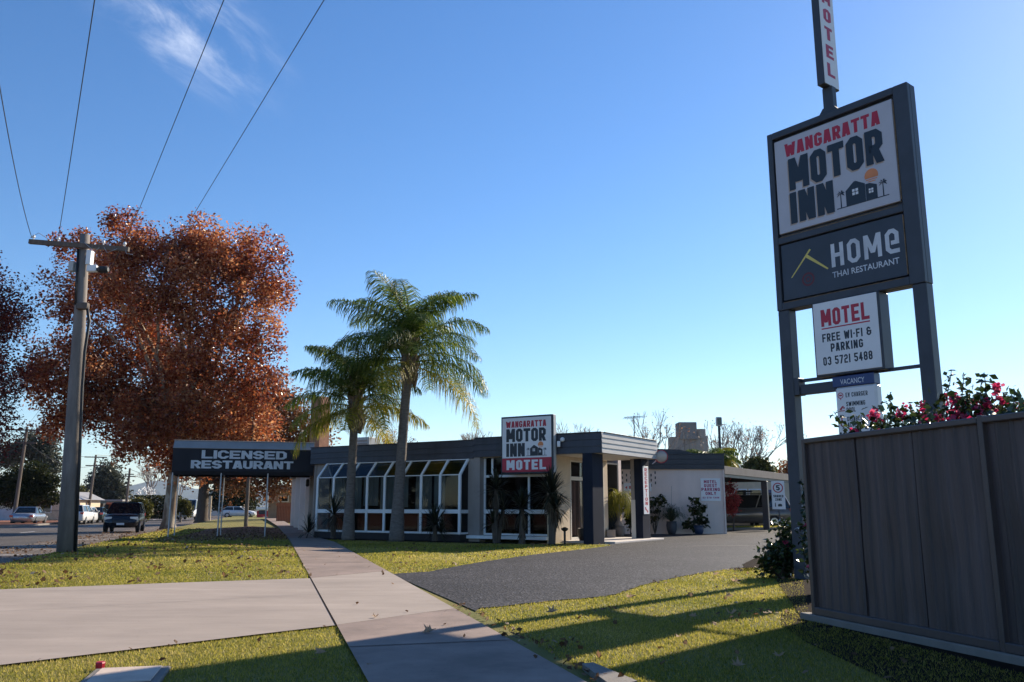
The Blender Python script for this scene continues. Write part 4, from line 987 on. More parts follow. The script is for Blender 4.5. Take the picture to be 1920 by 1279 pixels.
t_ = MB(); flat(t_, [(.12, .12), (.17, .12), (.165, .25), (.125, .25)], (0, -.012, 0), UX, NY); disc(t_, (.145, -.012, .28), UX, NY, .025, 8); t_.build('walker_symbol', M['ink'], sz)
flat(MB(), [(.26, .13), (.45, .13), (.45, .19), (.42, .25), (.29, .25), (.26, .19)], (0, -.012, 0), UX, NY).build('car_symbol', M['ink'], sz)
MB().tube([(W_ * .5, .03, -Z(955, 41.0)), (W_ * .5, .03, H_)], .03, 8).build('post', M['sign_frame'], sz)
# unit building at the back of the yard
ub = thing('brick_unit_building', 'cream brick units with high windows behind the carport', 'building', (9.0, 52, 0), 0)
MB().box(0, 14, 0, 6, 0, 2.9).build('wall', M['cream'], ub)
MB().bev(-.3, 14.3, -.5, 6.3, 2.9, 3.05, .01).build('roof', M['roof'], ub)
for x0 in (4.3, 5.2, 8.3):
    f = MB().bev(x0, x0 + .8, -.03, .02, 1.45, 2.15, .004).build('window', M['white'], ub); MB().bev(x0 + .07, x0 + .73, -.045, -.0305, 1.52, 2.08, .003).build('pane', M['car_glass'], f)
MB().bev(6.3, 7.1, -.03, .02, .1, 2.1, .006).build('door', M['blue'], ub)
ub.children[-1]['label'] = 'blue door'
# grain silos in the distance
YS = 260
sl = thing('grain_silo', 'weathered concrete grain silo block with a square headhouse far behind the motel', 'silo', (X(1294, YS), YS, -.7), 0)
def sx(p): return X(p, YS) - X(1294, YS)
def sz_(p): return Z(p, YS) + .7
M['silo'] = mat('silo_concrete', (0.33, 0.27, 0.235), 0.9, 0.25, 0.10, stretch=(1, 1, .2))
c_ = MB()
for i in range(4): c_.lathe([((sx(1330) - sx(1284)) / 5, 0), ((sx(1330) - sx(1284)) / 5, sz_(818))], (sx(1289) + i * (sx(1330) - sx(1284)) / 4, 0, 0), 20)
c_.build('silo_cell', M['silo'], sl, False); 
M['silo_dark'] = mat('silo_dark_concrete', (0.21, 0.185, 0.175), 0.9, 0.2, 0.1)
MB().bev(sx(1275), sx(1309), -2.6, 3, sz_(825), sz_(793), .1).build('headhouse', M['silo_dark'], sl)
MB().lathe([(sx(1329) - sx(1318), sz_(822)), (sx(1329) - sx(1318), sz_(805))], (sx(1318), 0, 0), 20).build('gallery', M['silo'], sl)
MB().bev(sx(1259), sx(1284), -2.2, 2.2, 0, sz_(820), .05).build('annexe', M['silo'], sl)

# ------------------------------------------------------------------ the near power pole and its wires
pp = thing('power_pole', 'stout tapered concrete power pole with crossarm and conduit at the road edge', 'power pole', (-11.3, 22.28, -.05), 0)
HT = 8.45
px_ = [(0, 0, 0), (-.09, 0, 2.1), (-.18, 0, 4.2), (-.26, 0, 6.3), (-.33, 0, HT)]
MB().tube(px_, [.245, .215, .183, .15, .122], 20).build('shaft', M['pole'], pp, True)
MB().bar((-1.72, -.18, 8.20), (.98, -.18, 7.98), .10, .12).build('crossarm', M['timber'], pp)
for x_ in (-1.62, -.95, .28, .86):
    z_ = 8.20 - (x_ + 1.72) * .0815 + .06; MB().lathe([(.015, 0), (.02, .05), (.045, .07), (.04, .11), (.02, .14)], (x_, -.18, z_), 8).build('insulator', M['white'], pp)
cd = MB(); cd.tube([(.245, -.08, 0), (.16, -.1, 2.2), (.06, -.14, 4.2), (.045, -.16, 5.2), (.10, -.18, 6.0), (.0, -.2, 6.45)], .038, 8); cd.build('conduit', M['black'], pp, True)
cd = MB(); cd.tube([(-.30, -.20, 6.45), (-.36, -.17, 7.2), (-.40, -.15, 8.0)], .03, 6); cd.build('riser_cable', M['black'], pp, True)
MB().bev(-.60, -.47, -.20, .0, 7.38, 7.66, .01).build('meter_box', M['grey_metal'], pp)
k_ = MB(); k_.bev(-.125, .0, -.25, -.05, 7.55, 7.95, .01); k_.bev(-.10, .16, -.22, -.08, 7.36, 7.5495, .02); k_.build('transformer_box', M['white'], pp)
MB().lathe([(.05, .0), (.10, .09), (.10, .26), (.06, .30)], (.16, -.15, 7.43), 12, 'x').build('siren_horn', M['black'], pp)
MB().bev(-.26, .04, -.27, -.10, 6.32, 6.50, .02).build('clamp', M['timber'], pp)
lw = MB()
lw.tube([(.86, -.18, 8.1), (.95, -.25, 7.85), (1.15, -.3, 7.8)], .008, 4); lw.tube([(-.2, -.24, 8.15), (.1, -.26, 7.9), (.28, -.2, 8.1)], .008, 4); lw.tube([(.28, -.2, 8.1), (.45, -.28, 7.86), (.7, -.25, 7.98)], .008, 4); lw.tube([(-1.7, -.2, 8.3), (-1.45, -.26, 8.42), (-1.2, -.2, 8.26)], .008, 4)
lw.build('jumper_wire', M['steel'], pp)
def wire(name, label, p0, p1, p2, r_=.009, group=None):
    """hangs from p0 through p1 and on to p2"""
    p0, p1, p2 = Vector(p0), Vector(p1), Vector(p2); pts = []
    for i in range(41):
        t = i / 40; pts.append(p0 * (1 - t) * (1 - 2 * t) + p1 * 4 * t * (1 - t) + p2 * t * (2 * t - 1))
    return tag(MB().tube(pts, r_, 5).build(name, M['black']), label, 'power line', group)
fpole = Vector((X(40, 74), 74, 0))
for a, m_, lab in ((Vector((-12.97, 22.1, 8.26)), Vector((-7.75, 11.75, 7.75)), 'leftmost overhead power line, running from the crossarm tip'),
        (Vector((-12.25, 22.1, 8.30)), Vector((-6.1, 11.3, 8.40)), 'second overhead power line, rising nearly straight above the pole'),
        (Vector((fpole.x - .6, 74, Z(806, 74))), Vector((-10.76, 23.5, 9.62)), 'third overhead power line from the left, crossing the cirrus cloud'),
        (Vector((fpole.x + .8, 74, Z(806, 74))), Vector((-10.1, 26.0, 10.42)), 'rightmost overhead power line, steepest against the clear sky')):
    if a.y < 30:
        e_ = a + (m_ - a) * 2.4; e_.z = 9.6; t = .42
    else:
        s_ = 9.62 if lab[0] == 't' else 10.42; n_ = Vector((-4.9, 13.15, 9.6)) if lab[0] == 't' else Vector((-3.5, 14.4, 10.4))
        pts = []; e_ = n_ + (n_ - m_) * 1.6 + Vector((0, 0, .35))
        far_ = [a.lerp(m_, k / 20) - Vector((0, 0, 1.1 * math.sin(math.pi * k / 20))) for k in range(20)]
        tag(MB().tube(far_ + [m_, m_.lerp(n_, .5), n_, e_], .009, 5).build('power_line', M['black']), lab, 'power line'); continue
    ctrl = (m_ - a * (1 - t) * (1 - 2 * t) - e_ * t * (2 * t - 1)) / (4 * t * (1 - t))
    wire('power_line', lab, a, ctrl, e_)

# pit lid in the front verge
pl = thing('pit_lid', 'concrete utility pit lid set in the front grass', 'pit lid', (-2.86, 6.27, 0), R(14))
MB().bev(-.05, .45, -.60, .05, -.05, .03, .01).build('surround', M['kerb'], pl)
MB().bev(.0, .40, -.54, .0, .0305, .042, .006).build('lid', mat('lid_concrete', (0.50, 0.40, 0.33), 0.85, 0.2, 4, 0.2, 60), pl)
tag(MB().lathe([(.03, 0), (.035, .05), (.03, .06)], (-2.93, 6.40, 0), 8).build('marker_peg', M['red']), 'stubby red and white marker peg beside the pit lid', 'peg')

# ------------------------------------------------------------------ vehicles
def paint(name, c, metal=0.3): return mat(name, c, 0.22, 0.06, 1.0, metal=metal, spec=0.7)
def car(name, label, cat, loc, az, body, L=4.5, W=1.78, H=1.45, kind='sedan', rack=False):
    """local +y is the front; az = compass bearing of the front in the scene"""
    t = thing(name, label, cat, loc, -R(az))
    h = L / 2; hw = W / 2
    if kind == 'sedan': st = [(-1, .50, .70, .40), (-.97, .88, .86, .26), (-.80, .97, .95, .22), (-.45, .99, .96, .2), (0, 1, .95, .2), (.4, 1, .94, .2), (.7, .97, .84, .22), (.93, .9, .72, .25), (1, .72, .52, .36)]; cb = (-.62, .42, -.38, .08)
    elif kind == 'hatch': st = [(-1, .80, .80, .36), (-.97, .92, 1.0, .26), (-.8, .98, 1.02, .22), (-.4, 1, 1.0, .2), (0, 1, .98, .2), (.42, 1, .96, .2), (.72, .97, .86, .22), (.93, .9, .74, .25), (1, .74, .54, .36)]; cb = (-.95, .46, -.68, .10)
    elif kind == 'suv': st = [(-1, .85, .95, .40), (-.97, .94, 1.08, .3), (-.8, .99, 1.10, .26), (-.3, 1, 1.08, .25), (.1, 1, 1.06, .25), (.45, 1, 1.04, .25), (.8, .97, .98, .28), (.95, .92, .88, .3), (1, .8, .62, .4)]; cb = (-.96, .5, -.84, .18)
    else: st = [(-1, .9, 1.1, .36), (-.985, .97, 1.2, .28), (-.8, 1, 1.22, .25), (-.2, 1, 1.2, .25), (.3, 1, 1.18, .25), (.62, 1, 1.14, .25), (.82, .97, 1.0, .27), (.96, .9, .86, .3), (1, .8, .6, .4)]; cb = (-.985, .78, -.95, .52)
    v_ = []; n = 9
    for q, ww, zb_, z0 in st:
        y = q * h; w_ = hw * ww
        v_ += [(-w_ * .86, y, z0), (-w_ * .985, y, z0 + .14), (-w_, y, z0 + (zb_ - z0) * .55), (-w_ * .93, y, zb_ - .03), (-w_ * .5, y, zb_ + .012), (w_ * .5, y, zb_ + .012), (w_ * .93, y, zb_ - .03), (w_, y, z0 + (zb_ - z0) * .55), (w_ * .985, y, z0 + .14), (w_ * .86, y, z0)]
    n = 10; fs = []
    for i in range(len(st) - 1):
        for j in range(n): fs.append((i * n + j, i * n + (j + 1) % n, (i + 1) * n + (j + 1) % n, (i + 1) * n + j))
    fs += [tuple(range(n - 1, -1, -1)), tuple(range((len(st) - 1) * n, len(st) * n))]
    mb = MB(); mb.add(v_, [f_[::-1] for f_ in fs]); bo = mb.build('body', body, t, True)
    zb0 = (1.0 if kind != 'sedan' else .93) + (.14 if kind == 'van' else 0) + (.06 if kind == 'suv' else 0)
    y0, y1, y2, y3 = [q * h for q in cb]
    wb, wt_ = hw * .92, hw * (.74 if kind != 'van' else .86); zr = H - .05
    g_ = MB(); B_ = [(-wb, y0), (wb, y0), (wb, y1), (-wb, y1)]; T_ = [(-wt_, y2), (wt_, y2), (wt_, y3), (-wt_, y3)]
    g_.add([(a, b, zb0 - .04) for a, b in B_] + [(a, b, zr) for a, b in T_], [(0, 1, 5, 4), (1, 2, 6, 5), (2, 3, 7, 6), (3, 0, 4, 7)])
    g_.build('windows', M['car_glass'], t)
    r_ = MB(); r_.add([(a * 1.02, b, zr - .01) for a, b in T_] + [(a * .93, b * .97 + (.02 * (y2 + y3)), H) for a, b in T_], [(0, 1, 5, 4), (1, 2, 6, 5), (2, 3, 7, 6), (3, 0, 4, 7), (4, 5, 6, 7)])
    for (a, b), (c, d) in zip(B_, T_): r_.bar((a, b, zb0 - .03), (c, d, zr), .08, .05)
    for s in (-1, 1):
        ym = (y0 + y1) * .5; r_.bar((s * wb * 1.005, ym, zb0 - .03), (s * wt_ * 1.01, (y2 + y3) * .5, zr), .07, .04)
    r_.build('roof', body, t)
    for s in (-1, 1):
        for yy in (-.60, .62):
            wv = MB(); wv.lathe([(.2, -.0), (.32, .02), (.33, .10), (.32, .19), (.2, .21)], (0, 0, 0), 16, 'x')
            me_o = wv.build('wheel', M['tyre'], t); me_o.location = (s * hw - (.195 if s > 0 else .02), yy * h, .33)
            ri = MB(); ri.lathe([(.19, 0), (.2, .012), (.05, .02)], (.211 if s > 0 else -.02, 0, 0), 12, 'x'); ri.build('rim', M['rim'], me_o)
        zt_ = st[-2][2]
        MB().bev(s * hw * .72 - .2, s * hw * .72 + .2, h * .93, h * .975, zt_ - .20, zt_ - .03, .03).build('headlight', M['headlamp'], t)
        za = st[1][2]
        MB().bev(s * hw * .80 - .13, s * hw * .80 + .13, -h * .995 - .012, -h * .93, za - .25, za - .06, .02).build('tail_light', M['taillamp'], t)
        MB().bev(s * (hw + .02) - .08, s * (hw + .02) + .08, y1 - .34, y1 - .20, zb0, zb0 + .14, .02).build('mirror', body, t)
    MB().bev(-.19, .19, h * 1.0 + .001, h * 1.0 + .014, .42, .53, .003).build('number_plate', M['plate'], t)
    MB().bev(-.19, .19, -h * 1.0 - .02, -h * 1.0 - .005, .55, .66, .003).build('number_plate', M['plate'], t)
    gr = MB()
    for i in range(3): gr.bev(-.42, .42, h * .985, h * 1.0 + .008, .56 + i * .055 - .02, .59 + i * .055 - .02, .004)
    gr.build('grille', M['black'], t)
    if rack:
        k_ = MB()
        for yy in (y2 * .6, y3 * .6): k_.bar((-wt_ * 1.02, yy, H + .10), (wt_ * 1.02, yy, H + .10), .05, .03)
        for s in (-1, 1): k_.bar((s * wt_, y2 * .85, H + .06), (s * wt_, y3 * .85, H + .06), .03, .03)
        k_.bev(-.3, .2, -.5, .25, H + .12, H + .22, .03)
        k_.build('roof_rack', M['black'], t)
    return t
def groad(px, y): return (X(px, y), y, z_road(SN(X(px, y), y)[0]))
M['p_black'] = paint('paint_black', (0.012, 0.016, 0.024)); M['p_silver'] = paint('paint_silver', (0.36, 0.38, 0.42), 0.6); M['p_white'] = paint('paint_white', (0.66, 0.67, 0.68), 0.0)
M['p_grey'] = paint('paint_bronze_grey', (0.16, 0.14, 0.13)); M['p_green'] = paint('paint_dark_green', (0.03, 0.05, 0.05))
car('parked_van', 'black compact van parked nose-on at the kerb, nearest car in the street', 'van', groad(237, 48.5), 162, M['p_black'], 4.3, 1.76, 1.62, 'suv')
car('parked_sedan', 'silver sedan seen from behind, parked across the street under a dark tree', 'car', groad(57, 74), 345, M['p_silver'], 4.9, 1.86, 1.47, 'sedan')
car('parked_car', 'white four wheel drive parked just right of the power pole', 'car', groad(149, 76), 346, M['p_white'], 4.7, 1.88, 1.62, 'suv')
car('parked_car', 'pale hatchback behind the white four wheel drive', 'car', groad(163, 80), 345, M['p_white'], 4.1, 1.74, 1.46, 'hatch')
car('parked_car', 'dark green hatchback beside the lettered shop front', 'car', groad(182, 83), 342, M['p_green'], 4.2, 1.76, 1.45, 'hatch')
car('parked_van', 'tall white van beyond the plane tree trunk', 'van', (X(358, 96), 96, -.34), 172, M['p_white'], 4.9, 1.9, 2.15, 'van')
car('parked_car', 'small white car half hidden behind the awning posts', 'car', (X(332, 108), 108, -.36), 170, M['p_white'], 4.1, 1.72, 1.42, 'hatch')
car('parked_hatchback', 'white hatchback side-on beyond the awning', 'car', (X(449, 112), 112, -.36), 84, M['p_white'], 4.3, 1.77, 1.42, 'hatch')
car('parked_wagon', 'bronze grey wagon with roof rack under the carport', 'car', (X(1393, 46.5), 46.5, .015), -80, M['p_grey'], 4.9, 1.9, 1.72, 'suv', True)
car('parked_ute', 'pale car mostly hidden behind the carport post', 'car', (X(1440, 49.5), 49.5, .015), -170, M['p_white'], 4.6, 1.82, 1.5, 'suv')

# ------------------------------------------------------------------ foliage tools
def leaf_cloud(name, C_, size, m, parent=None, rng=nrg, shape='fold', up=0.35, jit=0.35, asp=0.62):
    """one small bent leaf at every centre"""
    C_ = np.asarray(C_); N = len(C_)
    d = rng.normal(size=(N, 3)); d[:, 2] *= .7; d /= np.linalg.norm(d, axis=1, keepdims=True) + 1e-9
    nn = rng.normal(size=(N, 3)); nn[:, 2] = np.abs(nn[:, 2]) + up; nn -= d * (nn * d).sum(1, keepdims=True); nn /= np.linalg.norm(nn, axis=1, keepdims=True) + 1e-9
    s = np.cross(nn, d); L = size * (1 + jit * rng.uniform(-1, 1, (N, 1))); w = L * asp * .5
    fold = rng.uniform(.05, .45, (N, 1)) * w
    if shape == 'fold':
        a = C_ - d * L * .5; b = C_ + d * L * .5; l = C_ - s * w + nn * fold; r = C_ + s * w + nn * fold
        V = np.stack([a, r, b, l], 1).reshape(-1, 3); base = np.arange(N)[:, None] * 4
        F = np.concatenate([base + np.array([[0, 1, 2]]), base + np.array([[0, 2, 3]])], 0)
        return np_mesh(name, V, F, 3, m, parent)
    # lobed leaf (plane tree): five points round a folded midrib
    pts = [(-.5, 0, 0), (-.12, .30, .4), (-.16, .52, .9), (.06, .30, .5), (.22, .40, .8), (.20, .16, .2), (.52, 0, 0), (.20, -.16, .2), (.22, -.40, .8), (.06, -.30, .5), (-.16, -.52, .9), (-.12, -.30, .4)]
    V = np.stack([C_ + d * L * p_[0] + s * L * p_[1] * asp * 1.3 + nn * fold * p_[2] for p_ in pts], 1).reshape(-1, 3)
    k = len(pts); base = np.arange(N)[:, None] * k
    F = np.concatenate([base + np.array([[0, i, i + 1]]) for i in range(1, k - 1)], 0)
    return np_mesh(name, V, F, 3, m, parent)
def blob_points(blobs, n, spread, per, rng=nrg, shell=2.4, flatz=1.0, gap=0.0, rim=0):
    """clusters of leaves through a set of ellipsoids (x, y, z, rx, ry, rz); denser to the outside"""
    bl = np.array(blobs, float); kid = []
    if rim:
        for q in bl:
            for _ in range(rim):
                d = rng.normal(size=3); d /= np.linalg.norm(d); s_ = rng.uniform(.22, .42); kid.append(np.concatenate([q[:3] + d * q[3:6] * rng.uniform(.85, 1.12), q[3:6] * s_]))
        bl = np.concatenate([bl, np.array(kid)])
    vol = bl[:, 3] * bl[:, 4] * bl[:, 5]; vol = vol ** .8; vol /= vol.sum()
    k = n // per; idx = rng.choice(len(bl), k, p=vol)
    d = rng.normal(size=(k, 3)); d /= np.linalg.norm(d, axis=1, keepdims=True)
    r = rng.uniform(0, 1, (k, 1)) ** (1 / shell)
    cc = bl[idx, :3] + d * r * bl[idx, 3:6]
    if gap > 0:
        h = np.sin(cc[:, 0] * 2.1 + 1.3 * np.sin(cc[:, 2] * 1.7)) + np.sin(cc[:, 2] * 2.7 + cc[:, 1] * 1.9) + np.sin(cc[:, 1] * 2.3 + cc[:, 0])
        cc = cc[h > -3 + 3 * gap]
    k = len(cc); dd = rng.normal(size=(k * per, 3)); dd /= np.linalg.norm(dd, axis=1, keepdims=True); lv = np.repeat(cc, per, 0) + dd * rng.uniform(0, 1, (k * per, 1)) ** .45 * spread * 1.9 * np.array([1, 1, flatz])
    return lv, cc
def limb(mb, p0, p1, r0, r1, sag=0.0, n=6, seg=7, wob=0.06, rr=rnd):
    p0, p1 = Vector(p0), Vector(p1); L = (p1 - p0).length; pts = []; rs = []
    a = Vector((rr.uniform(-1, 1), rr.uniform(-1, 1), rr.uniform(-.5, .5))) * L * wob
    for i in range(seg + 1):
        t = i / seg; q = p0.lerp(p1, t) + a * math.sin(math.pi * t) + Vector((0, 0, sag * L * math.sin(math.pi * t)))
        if 0 < i < seg: q += Vector((rr.uniform(-1, 1), rr.uniform(-1, 1), rr.uniform(-1, 1))) * L * .012
        pts.append(q); rs.append(r0 + (r1 - r0) * t ** .8)
    mb.tube(pts, rs, n); return pts
def tree(name, label, base, blobs, nleaf, size, lm, bm, trunk_r=.35, fork=.3, spread=.4, per=14, cat='tree', group=None, seed=1, gap=0.0, lobes=False, shell=2.4, limbs=True, up=.35, lean=(0, 0), twigs=120, flatz=1.0, rim=0):
    """blobs are relative to the base"""
    rng = np.random.default_rng(seed); rr = random.Random(seed)
    t = thing(name, label, cat, base, 0, group)
    lv, cc = blob_points(blobs, nleaf, spread, per, rng, shell, flatz, gap, rim)
    leaf_cloud('crown', lv, size, lm, t, rng, 'lobed' if lobes else 'fold', up)
    if limbs:
        mb = MB(); top = max(b[2] for b in blobs); lo = min(b[2] - b[5] for b in blobs); zf = max(.5, fork * top)
        f_ = Vector((lean[0], lean[1], zf))
        mb.tube([(0, 0, -.15), (0, 0, .02), (lean[0] * .1, lean[1] * .1, .35), (lean[0] * .45, lean[1] * .45, zf * .55), tuple(f_)], [trunk_r * 1.5, trunk_r * 1.3, trunk_r * 1.08, trunk_r * .95, trunk_r * .82], 14)
        ends = []
        for b in blobs:
            c = Vector(b[:3]); start = f_ + Vector((0, 0, -rr.uniform(0, .15) * zf))
            pts = limb(mb, start, c, trunk_r * .48, trunk_r * .13, .10, 7, 8, .09, rr)
            ends.append((c, pts, b))
        for i in range(twigs):
            c, pts, b = ends[rr.randrange(len(ends))]; q = cc[rr.randrange(len(cc))]; q = Vector(q)
            j = min(range(len(pts)), key=lambda k: (pts[k] - q).length)
            if (pts[j] - q).length < max(b[3:6]) * 1.6 and j > 1: limb(mb, pts[j], q, trunk_r * .10, .012, .05, 4, 5, .1, rr)
        mb.build('trunk', bm, t, True)
    return t

# ------------------------------------------------------------------ the plane trees
def pxblobs(L_, y, base, dep=1.0):
    out = []
    for px, py, r, dy in L_:
        rw = r / 1629.5 * y; x, z = XZ(px, py, y)
        out.append((x - base[0], dy, z - base[2], rw, rw * dep, rw))
    return out
YT1 = 51.0; B1 = (X(318, YT1), YT1, -.05)
big = pxblobs([(370, 478, 84, 0), (462, 492, 78, .5), (262, 478, 74, -1), (180, 520, 70, 1), (118, 560, 52, 0), (500, 545, 56, 1), (330, 560, 105, -2), (230, 600, 95, 2), (430, 600, 92, -1), (120, 650, 68, 1), (80, 715, 46, 0), (170, 720, 88, -1), (290, 690, 100, 2), (400, 700, 100, -1), (478, 640, 50, .5), (470, 735, 62, 0), (130, 780, 45, 0), (200, 800, 50, 1), (340, 790, 95, -1.5), (430, 790, 78, 1), (290, 840, 42, 0), (145, 470, 34, -1), (60, 690, 30, 1), (265, 775, 60, 0), (210, 745, 60, -1), (375, 850, 44, 0), (335, 872, 30, 0), (95, 800, 32, 0), (445, 850, 40, 1), (510, 620, 28, 0)], YT1, B1, .9)
tree('plane_tree', 'huge rust red plane tree with pale patchy trunk left of the awning', B1, big, 135000, .20, M['leaf_plane'], M['bark'], .35, .30, .34, 40, seed=3, gap=.32, rim=5, shell=1.9, lean=(.25, 0), twigs=260)
YT2 = 47.0; B2 = (X(-120, YT2), YT2, -.1)
lft = pxblobs([(-80, 600, 120, 0), (-20, 560, 60, 1), (0, 640, 55, 0), (-60, 700, 100, -1), (15, 720, 40, 0), (-10, 790, 38, 0), (-100, 500, 90, 0), (-160, 650, 120, 0), (5, 600, 42, 0), (-45, 790, 60, 1)], YT2, B2, .9)
tree('plane_tree', 'dark red plane tree cut off by the left edge of the view', B2, lft, 46000, .165, M['leaf_plane_red'], M['bark'], .4, .3, .40, 26, seed=4, gap=.28, rim=3, twigs=120)
YT3 = 76.0; B3 = (X(380, YT3), YT3, -.15)
sec = pxblobs([(500, 735, 48, 0), (535, 775, 48, 0), (560, 810, 45, 0), (470, 800, 70, 0), (400, 800, 70, 0), (505, 850, 55, 1), (545, 860, 42, 0), (440, 880, 34, 0), (400, 880, 36, 0), (575, 850, 36, 0), (350, 890, 26, 0), (600, 820, 26, 0), (480, 908, 32, 0), (520, 905, 34, -1), (432, 908, 28, 0), (555, 900, 28, 1)], YT3, B3, .9)
tree('plane_tree', 'paler orange plane tree further along the footpath behind the awning', B3, sec, 34000, .24, M['leaf_plane_pale'], M['dbark'], .48, .32, .5, 16, seed=5, lobes=True, gap=.2, rim=3, twigs=120)
# two thick boughs of the near plane tree that show below its crown belong to its trunk mesh already

# ------------------------------------------------------------------ palms
def palm(label, base, H, lean, nf, L, seed, tr=.24, old=3, fl=1.0):
    rr = random.Random(seed); t = thing('palm_tree', label, 'palm tree', base, 0, 'palms on the motel lawn')
    pts = []; rs = []
    for i in range(40):
        q = i / 39; z = H * q - .05
        pts.append((lean[0] * q ** 1.4, lean[1] * q ** 1.4, z)); rs.append(tr * (1.25 - .35 * min(1, q * 4) + .02 * math.sin(z * 21) + (.55 * math.exp(-((q - .90) / .09) ** 2)) - .22 * q))
    MB().tube(pts, rs, 16).build('trunk', M['palm_trunk'], t, True)
    top = Vector(pts[-1])
    bt = MB()
    for i in range(46):
        a = i * 2.4; z = H - 1.5 + 1.7 * (i / 46); c = Vector((lean[0], lean[1], z)) + Vector((math.cos(a), math.sin(a), 0)) * tr * .8
        e = c + Vector((math.cos(a) * rr.uniform(.10, .30), math.sin(a) * rr.uniform(.10, .30), rr.uniform(.25, .6)))
        bt.tube([c, c.lerp(e, .5) + Vector((0, 0, .05)), e], [.07, .055, .02], 5)
    bt.build('leaf_base', M['palm_boot'], t)
    for k in range(nf):
        az = k * 2.399 + rr.uniform(-.2, .2); u_ = k / (nf - 1)
        e0 = R(88 - 92 * u_ ** 1.15 + rr.uniform(-6, 6)); Lf = L * rr.uniform(.88, 1.1) * (1 - .18 * (u_ < .15)); dr_ = rr.uniform(1.15, 1.75) * (1.0 if u_ < .75 else .85)
        isold = k >= nf - old
        frond(t, top + Vector((0, 0, .15 - .9 * u_)), az, e0, Lf, dr_, rr, isold)
    return t
def frond(t, p, az, e0, Lf, droop, rr, old):
    n = 16; pts = [Vector(p)]; e = e0; dirs = []
    for i in range(n):
        q = (i + .5) / n; e = e0 - droop * q ** 1.25 * (1.0 if e0 > -.2 else .55); e = max(e, -1.5)
        d = Vector((math.cos(az) * math.cos(e), math.sin(az) * math.cos(e), math.sin(e))); dirs.append(d); pts.append(pts[-1] + d * Lf / n)
    dirs.append(dirs[-1])
    V = []; F = []
    side0 = Vector((-math.sin(az), math.cos(az), 0))
    def quad(a, b, c, d): k = len(V); V.extend((a, b, c, d)); F.append((k, k + 1, k + 2, k + 3))
    for i in range(n):
        w0 = .035 * (1 - i / n) + .008; w1 = .035 * (1 - (i + 1) / n) + .008
        up = side0.cross(dirs[i]).normalized()
        for s in (1, -1): quad(pts[i] + side0 * w0 * s, pts[i + 1] + side0 * w1 * s, pts[i + 1] - up * w1, pts[i] - up * w0)
    m_ = 84
    for j in range(m_):
        q = .13 + .87 * (j + .5) / m_; x = q * n; i = min(int(x), n - 1); c = pts[i].lerp(pts[i + 1], x - i); d = dirs[i]; up = side0.cross(d).normalized()
        ll = Lf * .255 * math.sin(math.pi * (.16 + .80 * q)) ** .8 * rr.uniform(.85, 1.12) + .08
        for s in (1, -1):
            out = (side0 * s * rr.uniform(.75, 1.1) + d * rr.uniform(.35, .7) + up * rr.uniform(-.35, .45)).normalized()
            g_ = Vector((0, 0, -1)); p1 = c + out * ll * .45; o2 = (out * .55 + g_ * rr.uniform(.4, .8)).normalized(); p2 = p1 + o2 * ll * .40; o3 = (o2 * .5 + g_ * .8).normalized(); p3 = p2 + o3 * ll * .30
            wd = d * .0125
            quad(c - wd, c + wd, p1 + wd, p1 - wd); quad(p1 - wd, p1 + wd, p2 + wd * .8, p2 - wd * .8); quad(p2 - wd * .8, p2 + wd * .8, p3 + wd * .2, p3 - wd * .2)
    np_mesh('frond', [tuple(q) for q in V], F, 4, M['frond_old'] if old else M['frond'], t)
palm('taller palm with a stout pale trunk before the glazed bay', (X(745, 28.6), 28.6, .05), 6.55, (.30, .0), 30, 3.3, 21, .205, 2)
palm('shorter palm with yellowing lower fronds near the awning end', (X(655, 29.6), 29.6, .05), 5.05, (.10, 0), 26, 2.65, 33, .185, 8)

# ------------------------------------------------------------------ spiky plants and pots
def blades(V, F, c, n, L, w, rr, emin, emax, droop=.25):
    for i in range(n):
        az = rr.uniform(0, 2 * math.pi); e = R(rr.uniform(emin, emax)); l = L * rr.uniform(.75, 1.1)
        d = Vector((math.cos(az) * math.cos(e), math.sin(az) * math.cos(e), math.sin(e))); s = Vector((-math.sin(az), math.cos(az), 0)); g_ = Vector((0, 0, -1))
        p = Vector(c); q1 = p + d * l * .5; q2 = q1 + (d + g_ * droop).normalized() * l * .3; q3 = q2 + (d + g_ * droop * 2.5).normalized() * l * .2
        k = len(V); V.extend((p - s * w * .6, p + s * w * .6, q1 + s * w, q1 - s * w, q2 + s * w * .7, q2 - s * w * .7, q3 + s * w * .1, q3 - s * w * .1))
        F.extend(((k, k + 1, k + 2, k + 3), (k + 3, k + 2, k + 4, k + 5), (k + 5, k + 4, k + 6, k + 7)))
def yucca(label, base, heads, seed, tr=.08):
    rr = random.Random(seed); t = thing('yucca', label, 'plant', base, 0, 'spiky plants along the motel front')
    tk = MB(); V = []; F = []; Vd = []; Fd = []
    for (x, y, z, L, n) in heads:
        if z > .25: tk.tube([(x * .2, y * .2, -.05), (x * .6, y * .6, z * .5), (x, y, z)], [tr * 1.3, tr, tr], 8)
        blades(V, F, (x, y, z), n, L, .022, rr, -25, 88)
        if z > .6: blades(Vd, Fd, (x, y, z - .05), n // 3, L * .8, .02, rr, -88, -45, .6); blades(Vd, Fd, (x, y, z * .72), n // 4, L * .6, .02, rr, -88, -60, .6)
    np_mesh('leaves', V, F, 4, M['yucca'], t)
    if Vd: np_mesh('dead_leaves', Vd, Fd, 4, M['yucca_dead'], t)
    if tk.v: tk.build('trunk', M['dbark'], t)
yucca('low spiky yucca at the left end of the glazed bay', BW(-11.35, -.85, .08), [(0, 0, .12, .75, 60)], 1)
yucca('waist high yucca growing against the shorter palm', BW(-10.0, -1.0, .08), [(0, 0, .75, .78, 90)], 2)
yucca('yucca in front of the right end of the glazed bay', BW(-5.55, -1.0, .08), [(0, 0, .45, .8, 90), (.2, 0, .2, .6, 40)], 3)
